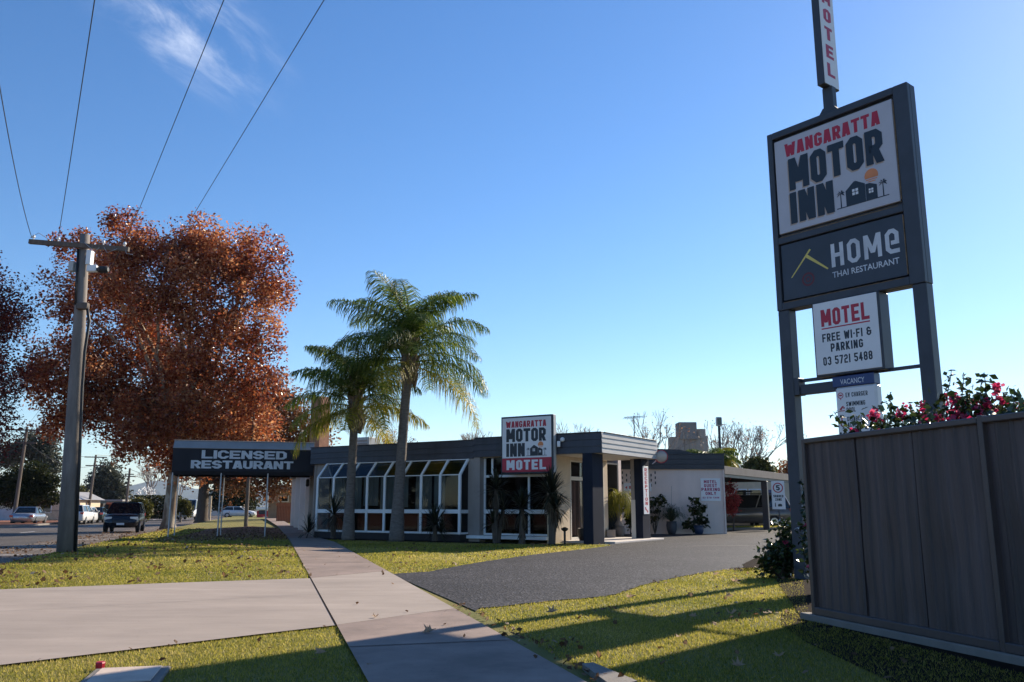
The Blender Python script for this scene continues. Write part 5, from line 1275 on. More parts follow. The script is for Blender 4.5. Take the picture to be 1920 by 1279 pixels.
yucca('tall dark yucca left of the wall sign posts', BW(-3.35, -.75, .05), [(0, 0, 1.6, .72, 90), (.22, .1, .95, .65, 70), (-.1, 0, .55, .55, 50)], 4, .07)
yucca('mid sized yucca with a pale starburst head under the red sign', BW(-2.35, -.85, .05), [(0, 0, 1.0, .74, 110), (.05, .1, .3, .5, 40)], 5)
yucca('full headed yucca with a hanging dead skirt beside the porch pillar', BW(-1.42, -.65, .05), [(0, 0, 1.45, .85, 190), (.12, 0, 1.0, .7, 90)], 6, .075)
gb = thing('garden_light', 'small dark garden bollard light beside the porch pillar', 'light', BW(-1.02, -.55, .02), 0)
MB().tube([(0, 0, 0), (0, 0, .38)], .035, 8).build('post', M['black'], gb); MB().lathe([(.05, .38), (.10, .42), (.11, .46), (.03, .5)], n=12).build('cap', M['black'], gb)
def pot(label, loc, r, h, m, name='plant_pot'):
    t = thing(name, label, 'pot', loc, 0)
    MB().lathe([(r * .62, 0), (r * .9, h * .35), (r, h * .7), (r * .9, h * .95), (r * .97, h), (r * .8, h), (r * .78, h * .9)], n=20).build('vessel', m, t, True)
    MB().lathe([(r * .79, h * .90), (r * .2, h * .92)], n=16).build('soil', M['mulch'], t)
    return t
loc = (X(1159, 31.3), 31.3, zy(0, 31.3)); pot('square shouldered grey pot holding the weeping ponytail plant', loc, .24, .42, M['greypot'])
t = thing('ponytail_plant', 'weeping yellow green ponytail plant lit by the sun on the porch', 'plant', (loc[0], loc[1], loc[2] + .40), 0)
MB().tube([(0, 0, -.02), (0, 0, .08), (.01, 0, .22), (0, 0, .85)], [.13, .15, .06, .035], 10).build('trunk', M['gbark'], t, True)
V = []; F = []; rr = random.Random(8)
for i in range(520):
    az = rr.uniform(0, 6.283); e = R(rr.uniform(10, 88)); l = rr.uniform(.6, 1.15); s = Vector((-math.sin(az), math.cos(az), 0)) * .008; p = Vector((0, 0, rr.uniform(.78, .95))); q = p; pe = e; prev = p
    for j in range(5):
        dd_ = Vector((math.cos(az) * math.cos(pe), math.sin(az) * math.cos(pe), math.sin(pe))); nx = prev + dd_ * l / 5
        k = len(V); V.extend((prev - s, prev + s, nx + s * .9, nx - s * .9)); F.append((k, k + 1, k + 2, k + 3)); prev = nx; pe -= .62
np_mesh('leaves', V, F, 4, M['pony'], t)
yb = YB - .55
loc = (X(1258, yb), yb, zy(0, yb)); pot('tall slate blue pot against the block wall', loc, .22, .52, M['terracotta'])
t = thing('pot_plant', 'grassy arching plant with a dry flower spike in the tall slate pot', 'plant', (loc[0], loc[1], loc[2] + .48), 0)
V = []; F = []; rr = random.Random(5); blades(V, F, (0, 0, 0), 230, 1.05, .010, rr, 35, 88, .9); np_mesh('leaves', V, F, 4, leafmat('sedge', [(0, (.03, .045, .02)), (1, (.12, .12, .05))], .3), t)
MB().tube([(0, 0, 0), (.03, 0, .9), (.05, 0, 1.45)], .006, 4).build('flower_spike', M['gbark'], t)
loc = (X(1308, yb), yb, zy(0, yb)); pot('dark blue pot under the guest parking sign', loc, .22, .36, M['bluepot'])
t = thing('pot_plant', 'broad leaved dark plant sprawling from the dark blue pot', 'plant', (loc[0], loc[1], loc[2] + .33), 0)
rng_ = np.random.default_rng(9); lv, cc = blob_points([(-.12, 0, .75, .28, .2, .42), (-.2, 0, .3, .35, .2, .3), (.2, 0, .15, .35, .2, .22), (-.45, 0, .0, .2, .15, .22), (.1, 0, .55, .3, .15, .3)], 260, .09, 4, rng_)
leaf_cloud('leaves', lv, .22, M['leaf_dark'], t, rng_)
k_ = MB()
for q in cc[::4]: limb(k_, (0, 0, 0), q, .014, .006, .05, 4)
k_.build('stem', M['dbark'], t)
loc = (X(1228, yb), yb, zy(0, yb)); t = thing('wall_plant', 'leafy climber stems spreading on the block wall behind the pillar', 'plant', loc, 0)
rng_ = np.random.default_rng(12); lv, cc = blob_points([(.12, .2, 1.15, .35, .12, .35), (-.05, .2, .7, .22, .1, .4), (.3, .2, 1.4, .25, .1, .15)], 190, .07, 4, rng_); leaf_cloud('leaves', lv, .17, M['leaf_dark'], t, rng_)
k_ = MB()
for q in cc[::3]: limb(k_, (0, .2, 0), q, .012, .005, .05, 4)
k_.build('stem', M['dbark'], t)
loc = (X(1181, 31.9), 31.9, zy(0, 31.9)); t = thing('shrub', 'dark shrub between the ponytail plant and the porch pillar', 'shrub', loc, 0)
rng_ = np.random.default_rng(13); lv, cc = blob_points([(0, 0, 1.0, .25, .25, .5), (.1, 0, .55, .3, .25, .3)], 420, .09, 5, rng_); leaf_cloud('leaves', lv, .16, M['leaf_dark'], t, rng_)
MB().tube([(0, 0, 0), (0, 0, 1.1)], .02, 5).build('stem', M['dbark'], t)
MB_ = MB().bev(-.15, .15, -.15, .15, 0, .26, .01); o = MB_.build('porch_box', M['taupe']); o.location = (X(1144, 30.6), 30.6, .065); tag(o, 'small brown box at the foot of the porch opening', 'box')
pot('dark pot by the porch window behind the corner pillar', BW(-1.25, 1.1, .065), .19, .38, M['black'])

# ------------------------------------------------------------------ camellias and shrubs by the fence
def camellia(label, base, blobs, n, nfl, seed, shoots=(), size=.075, group='camellias along the fence'):
    rng = np.random.default_rng(seed); rr = random.Random(seed); t = thing('camellia', label, 'shrub', base, 0, group)
    lv, cc = blob_points(blobs, n, .085, 8, rng, 2.6); extra = []
    k_ = MB()
    for q in cc[:: max(1, len(cc) // 60)]: limb(k_, (rr.uniform(-.1, .1), rr.uniform(-.1, .1), 0), q, .018, .005, .05, 4)
    for (x, y, z0, z1, lx) in shoots:
        limb(k_, (x, y, z0), (x + lx, y, z1), .008, .003, 0, 4)
        m_ = int((z1 - z0) / .012)
        for i in range(m_): q = i / m_; extra.append((x + lx * q + rr.gauss(0, .035), y + rr.gauss(0, .035), z0 + (z1 - z0) * q + rr.gauss(0, .02)))
    if extra: lv = np.concatenate([lv, np.array(extra)])
    leaf_cloud('leaves', lv, size, M['leaf_cam'], t, rng, up=.2)
    k_.build('branches', M['dbark'], t)
    bl = np.array(blobs); fp_ = []
    idx = rng.integers(0, len(bl), nfl); d = rng.normal(size=(nfl, 3)); d[:, 2] = np.abs(d[:, 2]) * .9; d[:, 1] -= .3; d /= np.linalg.norm(d, axis=1, keepdims=True)
    for c in bl[idx, :3] + d * bl[idx, 3:6] * rng.uniform(.85, 1.08, (nfl, 1)): leaf_cloud('flower', c + rng.normal(size=(13, 3)) * .022, .050, M['petal'], t, rng, asp=.95)
    return t
c1 = FX(.45, -.75)
camellia('pink camellia topping the fence in front of the sign services panel', (c1[0], c1[1], .18), [(0, 0, 1.55, .5, .4, .42), (.35, -.6, 1.62, .45, .45, .38), (.1, .3, 1.1, .5, .45, .6), (.5, -.9, 1.75,   .3, .3, .35)], 3800, 60, 41, ((.0, -.1, 1.8, 2.1, -.05), (.3, -.55, 1.8, 2.28, .1), (-.3, .2, 1.5, 1.95, -.2), (.5, -.9, 1.9, 2.2, .02)))
c2 = FX(1.7, -.75)
camellia('pink camellia behind the middle of the fence by the right sign post', (c2[0], c2[1], .04), [(0, 0, 1.6, .45, .5, .42), (.15, -.5, 1.6, .4, .45, .40), (0, .1, 1.0, .45, .5, .5)], 3000, 22, 42, ((-.1, .2, 1.85, 2.32, .04), (.1, -.2, 1.8, 2.12, .05), (.2, -.6, 1.8, 2.15, -.03)))
c3 = FX(2.75, -.7)
camellia('pink flowered camellia at the right edge rising highest above the fence', (c3[0], c3[1], -.06), [(0, .1, 1.72, .42, .4, .42), (.12, -.4, 1.75, .4, .4, .42), (0, 0, 1.1, .45, .5, .5), (.2, -.1, 1.9, .3, .3, .26)], 3200, 26, 43, ((-.12, .4, 1.8, 2.12, .02), (.15, 0, 1.95, 2.38, .05), (.3, -.4, 1.9, 2.2, .05)))
camellia('dark camellia with deep pink flowers at the fence corner', (4.13, 11.5, 0), [(0, 0, 1.0, .20, .3, .5), (-.05, .1, .6, .26, .3, .4), (.05, -.1, .3, .28, .3, .28), (.12, 0, 1.35, .15, .25, .25)], 2800, 44, 44, ((-.2, 0, 1.0, 1.5, -.08), (.0, 0, 1.4, 1.72, -.04)), .08)
camellia('low dark shrub at the foot of the sign post by the driveway edge', (4.4, 14.3, 0), [(-.05, 0, .34, .30, .3, .26), (.2, .1, .55, .28, .3, .36), (-.22, 0, .18, .18, .2, .15)], 2000, 2, 45, (), .085)

# ------------------------------------------------------------------ trees, poles and houses further off
def far(px, y, z=None): return (X(px, y), y, (z_road(SN(X(px, y), y)[0]) + .1) if z is None else z)
def fb(L_, y, base): return pxblobs([(a, b, c, 0) for a, b, c in L_], y, base)
b = far(60, 78); tree('evergreen_tree', 'dense dark evergreen over the silver sedan', b, fb([(40, 905, 30), (68, 892, 26), (92, 908, 18), (20, 925, 26), (100, 935, 14), (60, 930, 28), (0, 915, 26), (-25, 925, 24)], 78, b), 17000, .26, M['leaf_dark'], M['dbark'], .3, .3, .26, 10, seed=51)
b = far(75, 125); tree('gum_tree', 'loose grey green gum tree behind the dark evergreen', b, fb([(60, 835, 26), (85, 860, 28), (30, 850, 24), (5, 860, 22), (100, 880, 20), (95, 830, 18)], 125, b), 8000, .42, M['leaf_euc'], M['gbark'], .4, .4, .6, 8, seed=52, gap=.12)
b = far(195, 150); tree('gum_tree', 'domed dark green gum tree rising above the shop roofs', b, fb([(200, 895, 26), (185, 915, 22), (215, 915, 22), (225, 935, 18), (175, 935, 16), (200, 935, 24)], 150, b), 9000, .5, M['leaf_euc'], M['gbark'], .4, .35, .7, 9, seed=53)
b = far(150, 118); tree('bushy_tree', 'lighter green bushy tree behind the shops, just right of the power pole', b, fb([(152, 930, 14), (142, 935, 14), (160, 940, 12)], 118, b), 2600, .36, M['leaf_hedge'], M['gbark'], .15, .4, .4, 8, seed=54)
for px, y, r_, lab, sd_ in ((262, 62, 17, 'rounded clipped tree just behind the black van', 55), (340, 84, 15, 'rounded clipped tree between the plane trunk and the white van', 56)):
    b = far(px, y); tree('topiary_tree', lab, b, fb([(px - 8, 950, r_ * .72), (px + 8, 952, r_ * .8), (px, 945, r_ * .7), (px + 12, 962, r_ * .6), (px - 12, 958, r_ * .5)], y, b), 4200, .17, M['leaf_hedge'], M['gbark'], .10, .5, .15, 9, seed=sd_, cat='tree')
b = far(430, 125); tree('evergreen_tree', 'dark evergreen behind the white hatchback', b, fb([(425, 915, 22), (450, 920, 24), (410, 935, 20), (465, 940, 20), (435, 945, 22)], 125, b), 7000, .4, M['leaf_dark'], M['dbark'], .25, .35, .5, 9, seed=57)
b = far(292, 96); t = thing('hedge', 'tall dark clipped hedge behind the plane tree trunk', 'hedge', b, 0)
rng_ = np.random.default_rng(3); q = rng_.uniform((-2.4, -.8, .1), (2.6, .8, 2.6), (6000, 3)); leaf_cloud('leaves', q, .22, M['leaf_dark'], t, rng_)
b_ = MB()
for i in range(6): b_.tube([(-2 + i * .85, 0, 0), (-2 + i * .85, .05, 2.3)], .05, 5)
b_.build('stems', M['dbark'], t)
def bare_tree(label, base, H, spread, seed, m=None, tr=.14, depth=6, leaves=0, lm=None, name='bare_tree'):
    rr = random.Random(seed); t = thing(name, label, 'tree', base, 0); mb = MB(); tips = []
    def grow(p, d, L, r_, k):
        q = p + d * L; mid = p.lerp(q, .5) + Vector((rr.gauss(0, .05), rr.gauss(0, .05), rr.gauss(0, .03))) * L
        mb.tube([p, mid, q], [r_, r_ * .85, r_ * .68], 5 if k > 3 else 3, cap=False)
        if k <= 0: tips.append(q); return
        for _ in range(3 if k in (depth, depth - 1) else rr.choice((2, 2, 3))):
            a = Vector((rr.gauss(0, 1), rr.gauss(0, 1), rr.gauss(0, .45))); nd = (d + a.normalized() * spread * rr.uniform(.6, 1.2) + Vector((0, 0, .12))).normalized()
            grow(q, nd, L * rr.uniform(.66, .86), max(r_ * .68, .011), k - 1)
    grow(Vector((0, 0, -.1)), Vector((rr.uniform(-.06, .06), 0, 1)), H * .30, tr, depth)
    mb.build('branches', m or M['gbark'], t)
    if leaves:
        rng = np.random.default_rng(seed); tp = np.array([tuple(q) for q in tips]); c = tp[rng.integers(0, len(tp), leaves)] + rng.normal(size=(leaves, 3)) * .15
        leaf_cloud('leaves', c, .12, lm or M['leaf_plane_pale'], t, rng)
    return t
bare_tree('wide bare tree behind the carport, tallest of the leafless crowns', (X(1405, 58), 58, 0), 6.5, .6, 61, leaves=260, depth=7)
bare_tree('bare tree right of the flood light pole behind the carport', (X(1372, 55), 55, 0), 5.5, .5, 62, leaves=120)
bare_tree('bare twiggy tree between the porch roof and the silos', (X(1225, 60), 60, 0), 6.5, .48, 63, leaves=200)
bare_tree('bare crown just left of the television antenna', (X(1108, 62), 62, 0), 6.2, .55, 64)
bare_tree('bare crown just right of the wall sign', (X(1062, 66), 66, 0), 6.5, .5, 65)
bare_tree('thin bare tree peeping over the roof between palm and wall sign', (X(885, 60), 60, 0), 5.9, .5, 66)
bare_tree('sparse tree with brown leaves right of the roof cooler', (X(716, 56), 56, 0), 5.9, .5, 67, leaves=300)
bare_tree('bare tree seen through the gap above the far right fence', (X(1715, 40), 40, 0), 4.6, .5, 69)
bare_tree('pale bare vase shaped tree above the black van', far(262, 105), 3.6, .7, 70, M['steel'], .09)
bare_tree('brownish bare tree behind the pale vase shaped one', far(275, 135), 8.0, .6, 71, tr=.2, leaves=900, lm=M['leaf_plane_pale'], depth=7)
bare_tree('bare grey tree left of the white van', far(335, 130), 7.0, .5, 72, tr=.15)
b = (X(1418, 54), 54, 0); tree('evergreen_shrub', 'bushy evergreen crown just above the carport roof', b, fb([(1408, 876, 12), (1425, 874, 13), (1440, 882, 11), (1415, 886, 16)], 54, b), 4200, .2, M['leaf_hedge'], M['gbark'], .14, .5, .22, 9, seed=73, cat='shrub')
b = (X(1478, 60), 60, 0); tree('autumn_tree', 'small rusty autumn tree between the carport roof and the sign post', b, fb([(1470, 885, 16), (1490, 880, 18), (1500, 895, 14)], 60, b), 1500, .2, M['leaf_plane_pale'], M['gbark'], .1, .5, .3, 8, seed=74, gap=.1)
b = (X(1374, 40), 40, .0); tree('red_shrub', 'bright red leaved shrub at the end of the block wall', b, fb([(1368, 915, 10), (1374, 935, 12), (1366, 945, 12), (1372, 955, 10)], 40, b), 1800, .11, M['leaf_redshrub'], M['dbark'], .04, .4, .12, 8, seed=75, cat='shrub')
t = thing('cycad_palm', 'low palm whose stiff fronds arch above the block parapet', 'palm tree', (X(1335, 39), 39, 0), 0)
MB().tube([(0, 0, 0), (0, 0, 3.0)], .2, 10).build('trunk', M['palm_boot'], t)
rr = random.Random(4)
for k in range(26): frond(t, Vector((0, 0, 3.0)), k * 2.4, R(68 - 2.0 * k), 1.5, 1.5, rr, k % 3 == 0)
def far_pole(label, base, H, arms, lean=0.0):
    t = thing('street_pole', label, 'utility pole', base, R(10)); MB().tube([(0, 0, -.2), (lean, 0, H)], [.17, .11], 8).build('shaft', M['timber'], t)
    for z, hw in arms: MB().bar((lean - hw, 0, z), (lean + hw, 0, z - .03), .12, .12).build('crossarm', M['timber'], t)
    return t
def fh(py, b, y): return Z(py, y) - b[2]
b = far(28, 74); far_pole('timber street pole at far left with two crossarms', b, fh(800, b, 74), ((fh(806, b, 74), 1.4), (fh(830, b, 74), .9)), .3)
b = far(166, 98); far_pole('timber street pole in front of the domed gum tree', b, fh(853, b, 98), ((fh(857, b, 98), 1.2), (fh(873, b, 98), 1.0)), .3)
b = far(236, 100); far_pole('slim street pole right of the domed gum tree', b, fh(878, b, 100), ((fh(889, b, 100), .5), (fh(893, b, 100), .7)), .1)
b = far(394, 88); t = thing('street_post', 'pale timber post behind the second pair of awning posts', 'post', b, 0); MB().tube([(0, 0, -.1), (0, 0, fh(930, b, 88))], .13, 8).build('shaft', M['cream'], t)
b = (X(463, 52), 52, -.08); t = thing('lamp_post', 'grey street lamp post behind the awning with its arm above', 'lamp post', b, 0)
hl = fh(748, b, 52); MB().tube([(0, 0, -.1), (0, 0, 2.9), (.12, 0, hl)], [.115, .10, .06], 10).build('shaft', M['timber'], t)
MB().tube([(.12, 0, hl - .1), (.9, 0, hl + .05), (2.1, 0, hl + .15)], .035, 6).build('arm', M['steel'], t); MB().bev(1.9, 2.55, -.1, .1, hl + .06, hl + .17, .03).build('lamp_head', M['sign_frame'], t)
def sagwire(name, label, a, c, sag, r_=.02):
    a, c = Vector(a), Vector(c); m_ = a.lerp(c, .5) - Vector((0, 0, sag)); wire(name, label, a, m_, c, r_, None)
sagwire('street_wire', 'wire dipping leftward from the far left street pole', (X(38, 74), 74, Z(806, 74)), (X(-160, 70), 70, Z(795, 70)), .4)
sagwire('street_wire', 'upper wire between the far left street pole and the gum tree pole', (X(45, 74), 74, Z(807, 74)), (X(172, 98), 98, Z(857, 98)), .7)
sagwire('street_wire', 'lower wire between the far left street pole and the gum tree pole', (X(40, 74), 74, Z(830, 74)), (X(170, 98), 98, Z(873, 98)), .9)
sagwire('street_wire', 'wire from the gum tree pole to the slim street pole', (X(175, 98), 98, Z(858, 98)), (X(238, 100), 100, Z(884, 100)), .6)
sagwire('street_wire', 'wire leaving the slim street pole behind the plane tree', (X(238, 100), 100, Z(880, 100)), (X(420, 104), 104, Z(900, 104)), .8)
sagwire('street_wire', 'high wire crossing behind the hanging plane leaves', (X(172, 98), 98, Z(853, 98)), (X(420, 120), 120, Z(845, 120)), .5)
# houses and shops
def house(name, label, base, w_, d_, h_, roofh, wm, rm, rz=0, wins=(), cat='house'):
    t = thing(name, label, cat, base, rz); MB().box(0, w_, 0, d_, -.3, h_).build('wall', wm, t)
    if roofh > 0: MB().prism([(-.4, h_), (w_ + .4, h_), (w_ * .8, h_ + roofh), (w_ * .2, h_ + roofh)], -.4, d_ + .4).build('roof', rm, t)
    else: MB().bev(-.2, w_ + .2, -.3, d_ + .3, h_ + .002, h_ + .25, .02).build('roof', rm, t)
    for x0, x1, z0, z1 in wins:
        f_ = MB().bev(x0, x1, -.05, .02, z0, z1, .01).build('window', M['white'], t); MB().bev(x0 + .08, x1 - .08, -.065, -.0505, z0 + .08, z1 - .08, .005).build('pane', M['car_glass'], f_)
    return t
M['tin'] = mat('tin_roof', (0.30, 0.29, 0.28), 0.5, 0.15, 1.5)
b = far(-30, 92); house('brick_house', 'low cream house behind the silver sedan', (b[0], b[1], -.4), X(112, 92) - X(-30, 92), 9, 2.2, .9, M['cream'], M['tin'], 0, ((3.2, 4.6, .8, 1.9), (6.0, 7.2, .8, 1.9)))
b = far(0, 88); t = thing('picket_fence', 'pale fence panels left of the silver sedan', 'fence', (X(-10, 88), 88, -.4), 0); MB().bev(0, 1.9, 0, .06, 0, 1.25, .01).build('panel', mat('pale_blue_panel', (0.38, 0.45, 0.52), 0.6), t); MB().bev(-.1, 0, -.03, .09, 0, 1.35, .01).build('post', M['white'], t)
t = thing('railing_fence', 'dark picket railing between the silver sedan and the power pole', 'fence', (X(84, 84), 84, -.38), 0)
b_ = MB()
for i in range(22): b_.bar((i * .12, 0, 0), (i * .12, 0, 1.15), .035)
b_.bar((0, 0, .2), (2.6, 0, .2), .04); b_.bar((0, 0, 1.05), (2.6, 0, 1.05), .04); b_.build('rails', M['sign_frame'], t)
b = (X(138, 104), 104, -.4); W_ = X(206, 104) - X(138, 104)
t = house('shop', 'dark fronted shop with white lettering across its awning', b, W_, 10, Z(962, 104) + .4, 0, M['navy'], M['dark'], 0, (), 'shop')
fbx = MB().bev(0, W_ + .2, -2.2, -.35, Z(955, 104) + .4, Z(944, 104) + .4, .02).build('shop_awning', M['dark'], t)
hh = Z(944, 104) + .4
letters(t_ := MB(), 'ELECTRICAL & LIGHTING', (.25, -2.2, hh - .58), UX, NY, W_ - .5, .42, .2, .6, .12); t_.build('shop_lettering', M['sign_white'], fbx)
b = (X(204, 103), 103, -.4); W_ = X(234, 103) - X(204, 103); t = house('shop', 'low shop with an orange red parapet behind the black van', b, W_, 9, Z(946, 103) + .4, 0, M['brick'], mat('orange_parapet', (0.55, 0.17, 0.09), 0.6), 0, ((.3, 1.3, .7, 1.8),), 'shop')
b = (X(160, 130), 130, -.4); house('factory_shed', 'grey green shed roof behind the shops', b, X(228, 130) - X(160, 130), 12, Z(940, 130) + .4, 0, mat('shed_green', (0.16, 0.22, 0.20), 0.6, 0.2, .6, stretch=(8, 1, 1)), M['tin'], 0, (), 'shed')
b = (X(392, 140), 140, -.4); house('cream_building', 'cream building glimpsed between the awning posts', b, X(435, 140) - X(392, 140), 8, 3.1, .8, M['wall'], M['tin'], 0, ((.8, 1.8, .8, 1.9),), 'building')
b = (X(503, 82), 82, -.3); house('brick_flats', 'tan two storey building at the end of the side wall', b, X(552, 82) - X(503, 82), 8, Z(922, 82) + .3, .6, mat('tan_brick', (0.38, 0.29, 0.21), 0.85, 0.15, 3), M['tin'], 0, ((.9, 1.9, 1.8, 2.4),), 'building')
t = thing('paling_fence', 'red brown timber paling fence past the end of the side wall', 'fence', (X(519, 66), 66, -.2), R(-6)); b_ = MB()
for i in range(13): b_.bev(i * .125, i * .125 + .115, 0, .025, 0, 1.55 + .02 * (i % 3), .004)
b_.build('palings', mat('red_timber', (0.24, 0.075, 0.035), 0.8, 0.25, 6), t); MB().bev(0, 1.62, .026, .07, 1.2, 1.3, .004).build('rail', M['timber'], t)
t = thing('charity_bin', 'bright red cabinet with a white canopy beside the white hatchback', 'bin', (X(482, 106), 106, -.36), 0)
w_ = X(503, 106) - X(482, 106); zc = Z(958, 106) + .36; MB().bev(0, w_, 0, 1.2, 0, zc, .03).build('cabinet', mat('bright_red', (0.50, 0.02, 0.03), 0.4, 0.1, 2), t); MB().bev(-.05, w_ + .15, -.2, 1.3, zc + .12, zc + .45, .04).build('canopy', M['white'], t); MB().bev(.25, w_ - .25, -.02, -.0005, .5, 1.0, .005).build('hatch', M['navy'], t)
for x_ in (.1, w_ - .1): MB().bar((x_, .1, zc - .01), (x_, .1, zc + .125), .06).build('canopy_post', M['white'], t)
tag(MB().bev(X(385, 104), X(391, 104), 104, 104.05, -.36 + .9, Z(962, 104), .01).bar((X(388, 104), 104.02, -.4), (X(388, 104), 104.02, .6), .06).build('blue_sign', M['blue']), 'small blue street sign beyond the second plane trunk', 'sign')

# ------------------------------------------------------------------ the street's other side behind the viewer, seen in the window glass
rng_ = np.random.default_rng(99); bb_ = [(-88 + max(0, 45 - i * 8) * .0 + max(0, -(45 - i * 8)) * .30 + rng_.uniform(-3, 3), 38 - i * 8 + rng_.uniform(-3, 3), 4.5, 6.0, 5.5, rng_.uniform(3.5, 6.5)) for i in range(16)]
lv, cc = blob_points(bb_, 9000, 1.0, 8, rng_); tag(leaf_cloud('far_trees', lv, 1.5, M['leaf_shade'], None, rng_), kind='stuff')
# ------------------------------------------------------------------ grass, fallen leaves
LA = [P(-6, .62), CROSS[8], CROSS[7], CROSS[6], CROSS[5], P(8.5, -5.15), P(60, -5.15), (-13.9, 51), P(30, .62), P(15, .62), CROSS[8]]
LA = [(-3.22, 14.3), CROSS[7], CROSS[6], CROSS[5], P(13.3, -5.18), P(48, -5.18), P(48, .5), P(30, .62)]
LB = [(-1.62, 8.72), (-2.1, 8.2), (-3.7, 6.51), (-5.2, 5.0), P(3, .62)]
LC = [P(15.1, 2.06), *[(x + .03, y + .05) for x, y in EDGE_L2[1:]], (2.3, 26.3), (-1.5, 27.0), (-6.3, 29.8), P(29, 2.1)]
LD = [P(-2, 2.08), *[(x, y - .02) for x, y in EDGE_NEAR[:8]], G(1500, 1064), FX(-.22, -.1), FX(0, .03), FX(3, .3), FX(7, .5)]
def grass_blades(name, poly, bands, rng):
    poly_a = np.array([p[:2] for p in poly]); lo, hi = poly_a.min(0), poly_a.max(0); Vs = []
    for (d0, d1, dens, h, w) in bands:
        area = (hi - lo).prod(); n = int(area * dens); q = rng.uniform(lo, hi, (n, 2)); r = np.hypot(q[:, 0], q[:, 1])
        ok = (r >= d0) & (r < d1) & inside(q[:, 0], q[:, 1], poly)
        q = q[ok]
        if not len(q): continue
        # thin out bare patches
        pn = np.sin(q[:, 0] * 1.9 + 1.2 * np.sin(q[:, 1] * 1.3)) + np.sin(q[:, 1] * 2.3 + q[:, 0] * .7); q = q[rng.uniform(0, 1, len(q)) < .80 + .2 * np.clip(pn, -1, 1)]
        n = len(q); az = rng.uniform(0, 6.283, n); hh_ = h * rng.uniform(.45, 1.25, n); ln = hh_ * rng.uniform(.2, 1.1, n); ww = w * rng.uniform(.7, 1.3, n); b2 = az + rng.uniform(1, 2.2, n)
        s_ = np.hypot(q[:, 0] * SU[0], q[:, 1] * SU[1]); zb_ = -.003 * np.maximum(0, q[:, 0] * SU[0] + q[:, 1] * SU[1] - 30) - .002
        a = np.stack([q[:, 0] - np.cos(b2) * ww, q[:, 1] - np.sin(b2) * ww, zb_], 1); b = np.stack([q[:, 0] + np.cos(b2) * ww, q[:, 1] + np.sin(b2) * ww, zb_], 1)
        c = np.stack([q[:, 0] + np.cos(az) * ln, q[:, 1] + np.sin(az) * ln, zb_ + hh_], 1); Vs.append(np.stack([a, b, c], 1).reshape(-1, 3))
    V_ = np.concatenate(Vs); F_ = np.arange(len(V_)).reshape(-1, 3)
    return tag(np_mesh(name, V_, F_, 3, M['grass']), kind='stuff')
rg_ = np.random.default_rng(77)
BANDS = [(0, 9, 5200, .024, .0038), (9, 14, 2600, .027, .0055), (14, 20, 1300, .030, .008), (20, 30, 560, .034, .013), (30, 60, 150, .045, .025)]
for pl_ in (LA, LB, LC, LD): grass_blades('lawn_grass', pl_, BANDS, rg_)
isl = [(9.45, 42.15), (16.8, 42.15), (16.8, 43.4), (9.45, 43.4)]
o = grass_blades('lawn_grass', isl, [(0, 99, 300, .06, .015)], rg_); o.location.z = .165
def litter(name, poly, n, size, rng, z=.03, clump=0):
    pa = np.array([p[:2] for p in poly]); lo, hi = pa.min(0), pa.max(0); q = rng.uniform(lo, hi, (n * 3, 2)); q = q[inside(q[:, 0], q[:, 1], poly)][:n]
    if clump:
        cc_ = q[rng.integers(0, len(q), clump)]; e = np.repeat(cc_, 9, 0) + rng.normal(size=(clump * 9, 2)) * .16; e = e[inside(e[:, 0], e[:, 1], poly)]; q = np.concatenate([q, e])
    c = np.column_stack([q, np.full(len(q), z) + rng.uniform(0, .015, len(q)) - .003 * np.maximum(0, q[:, 1] * .96 - 30)])
    return tag(leaf_cloud(name, c, size, M['litter'], None, rng, 'lobed', up=3.0, jit=.5), kind='stuff')
litter('fallen_leaves', LA, 1100, .075, rg_, .04, 60)
litter('fallen_leaves', LB, 40, .045, rg_, .035)
litter('fallen_leaves', LC, 150, .065, rg_, .04, 6)
litter('fallen_leaves', LD, 150, .055, rg_, .04, 10)
litter('fallen_leaves', [P(9, -8.2), P(9, -5.4), P(50, -5.4), P(50, -8.2)], 1200, .08, rg_, -.16, 60)
litter('fallen_leaves', [P(31.3, -3.9), P(31.0, .7), P(47, .4), P(52, -1.0), P(47, -3.0), P(36, -3.2)], 900, .075, rg_, .03, 20)
litter('fallen_leaves', [P(-1, .7), P(30, .7), P(30, 2.0), P(-1, 2.0)], 60, .06, rg_, .034)
litter('fallen_leaves', [P(2.5, 2.03), P(9.9, 2.03), P(10.2, 2.25), P(2.5, 2.3)], 420, .05, rg_, .03)
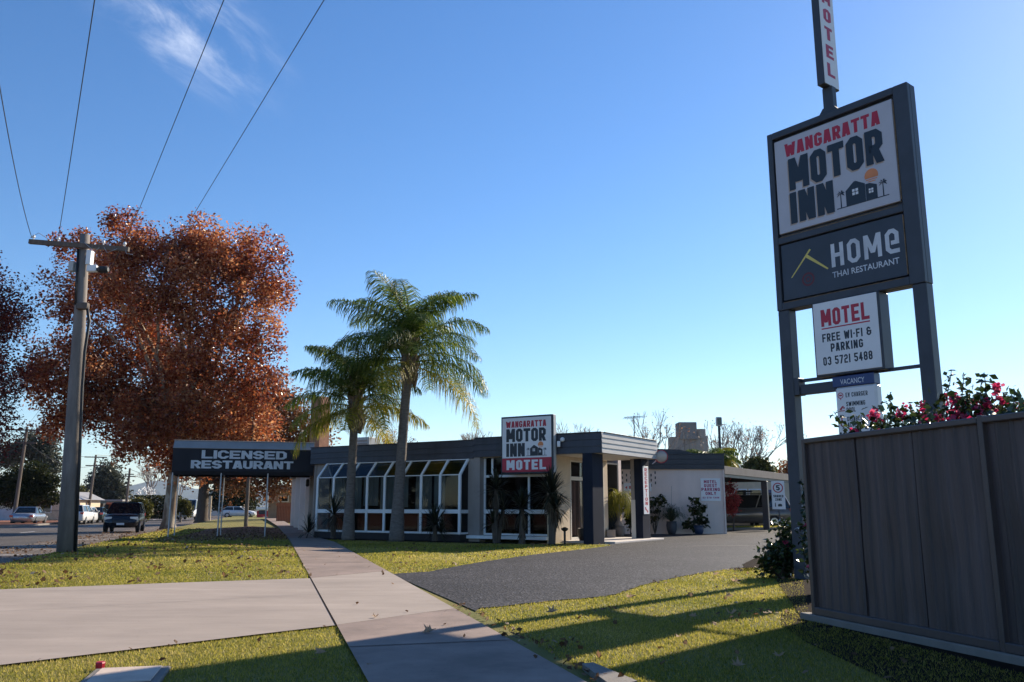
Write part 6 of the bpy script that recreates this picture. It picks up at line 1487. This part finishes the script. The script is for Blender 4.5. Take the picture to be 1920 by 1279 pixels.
def curled(label, x, y, L_, az, seed, z=.03, group=None):
    rr = random.Random(seed); L_ *= .8; pts = [(-.5, 0), (-.2, .18), (-.22, .46), (.02, .28), (.2, .42), (.22, .14), (.55, 0), (.22, -.14), (.2, -.42), (.02, -.28), (-.22, -.46), (-.2, -.18)]
    vs = [(0, 0, 0)] + [(a * L_, b * L_, (abs(b) * 1.2 + .6 * a * a) * L_ * rr.uniform(.4, 1.1)) for a, b in pts]
    me = bpy.data.meshes.new('fallen_leaf'); me.from_pydata(vs, [], [(0, i, i % 12 + 1) for i in range(1, 13)]); me.update()
    o = link_mesh('fallen_leaf', me, M['dry_leaf']); o.location = (x, y, z); o.rotation_euler = (rr.uniform(-.15, .15), rr.uniform(-.15, .15), az); return tag(o, label, 'leaf', group)
a = G(805, 1192); curled('large pale curled leaf in the lit wedge on the footpath', a[0], a[1], .17, .4, 1)
a = G(704, 1163); curled('small brown curled leaf on the footpath near the joint', a[0], a[1], .11, 1.2, 2)
gl = 'single dry leaves lying on the right verge'
for i, (px, py, L_, lab) in enumerate(((1035, 1157, .17, 'pale dry leaf at the sunlit edge of the right verge'), (1372, 1160, .16, 'pale dry leaf in the shade left of the fence foot'), (1368, 1126, .14, 'pale dry leaf just above the shaded band by the fence end'),
        (1378, 1097, .17, 'rusty dry leaf upright on the sunny grass near the driveway'), (1343, 1083, .15, 'buff dry leaf farthest up the sunny grass'), (1180, 1128, .13, 'brown dry leaf just below the driveway edge'),
        (1462, 1243, .14, 'white dry leaf lying deepest in the fence shadow'), (1385, 1262, .13, 'pale dry leaf at the bottom edge of the right verge'), (1272, 1205, .09, 'tiny pale leaf on the lower sunlit strip of verge'), (1300, 1165, .12, 'brown dry leaf in the broad shadow on the right verge'))):
    a = G(px, py); curled(lab, a[0], a[1], L_, i * 1.7, 10 + i, .045, gl)
a = G(600, 1237); curled('pale curled leaf in the shaded front grass beside the path', a[0], a[1], .13, .6, 31, .045)

# ------------------------------------------------------------------ the air between here and the hills
hz = MB().box(-6100, 6100, -3100, 9100, -1.9, 330).build('haze', None); tag(hz, kind='stuff')
hm_ = bpy.data.materials.new('haze_air'); hm_.use_nodes = True; ht = hm_.node_tree; ht.nodes.clear()
ho = ht.nodes.new('ShaderNodeOutputMaterial'); hv = ht.nodes.new('ShaderNodeVolumePrincipled')
hv.inputs['Color'].default_value = (0.62, 0.78, 1.0, 1); hv.inputs['Density'].default_value = 0.00007; hv.inputs['Anisotropy'].default_value = 0.2
ht.links.new(hv.outputs[0], ho.inputs['Volume']); hz.data.materials.append(hm_)
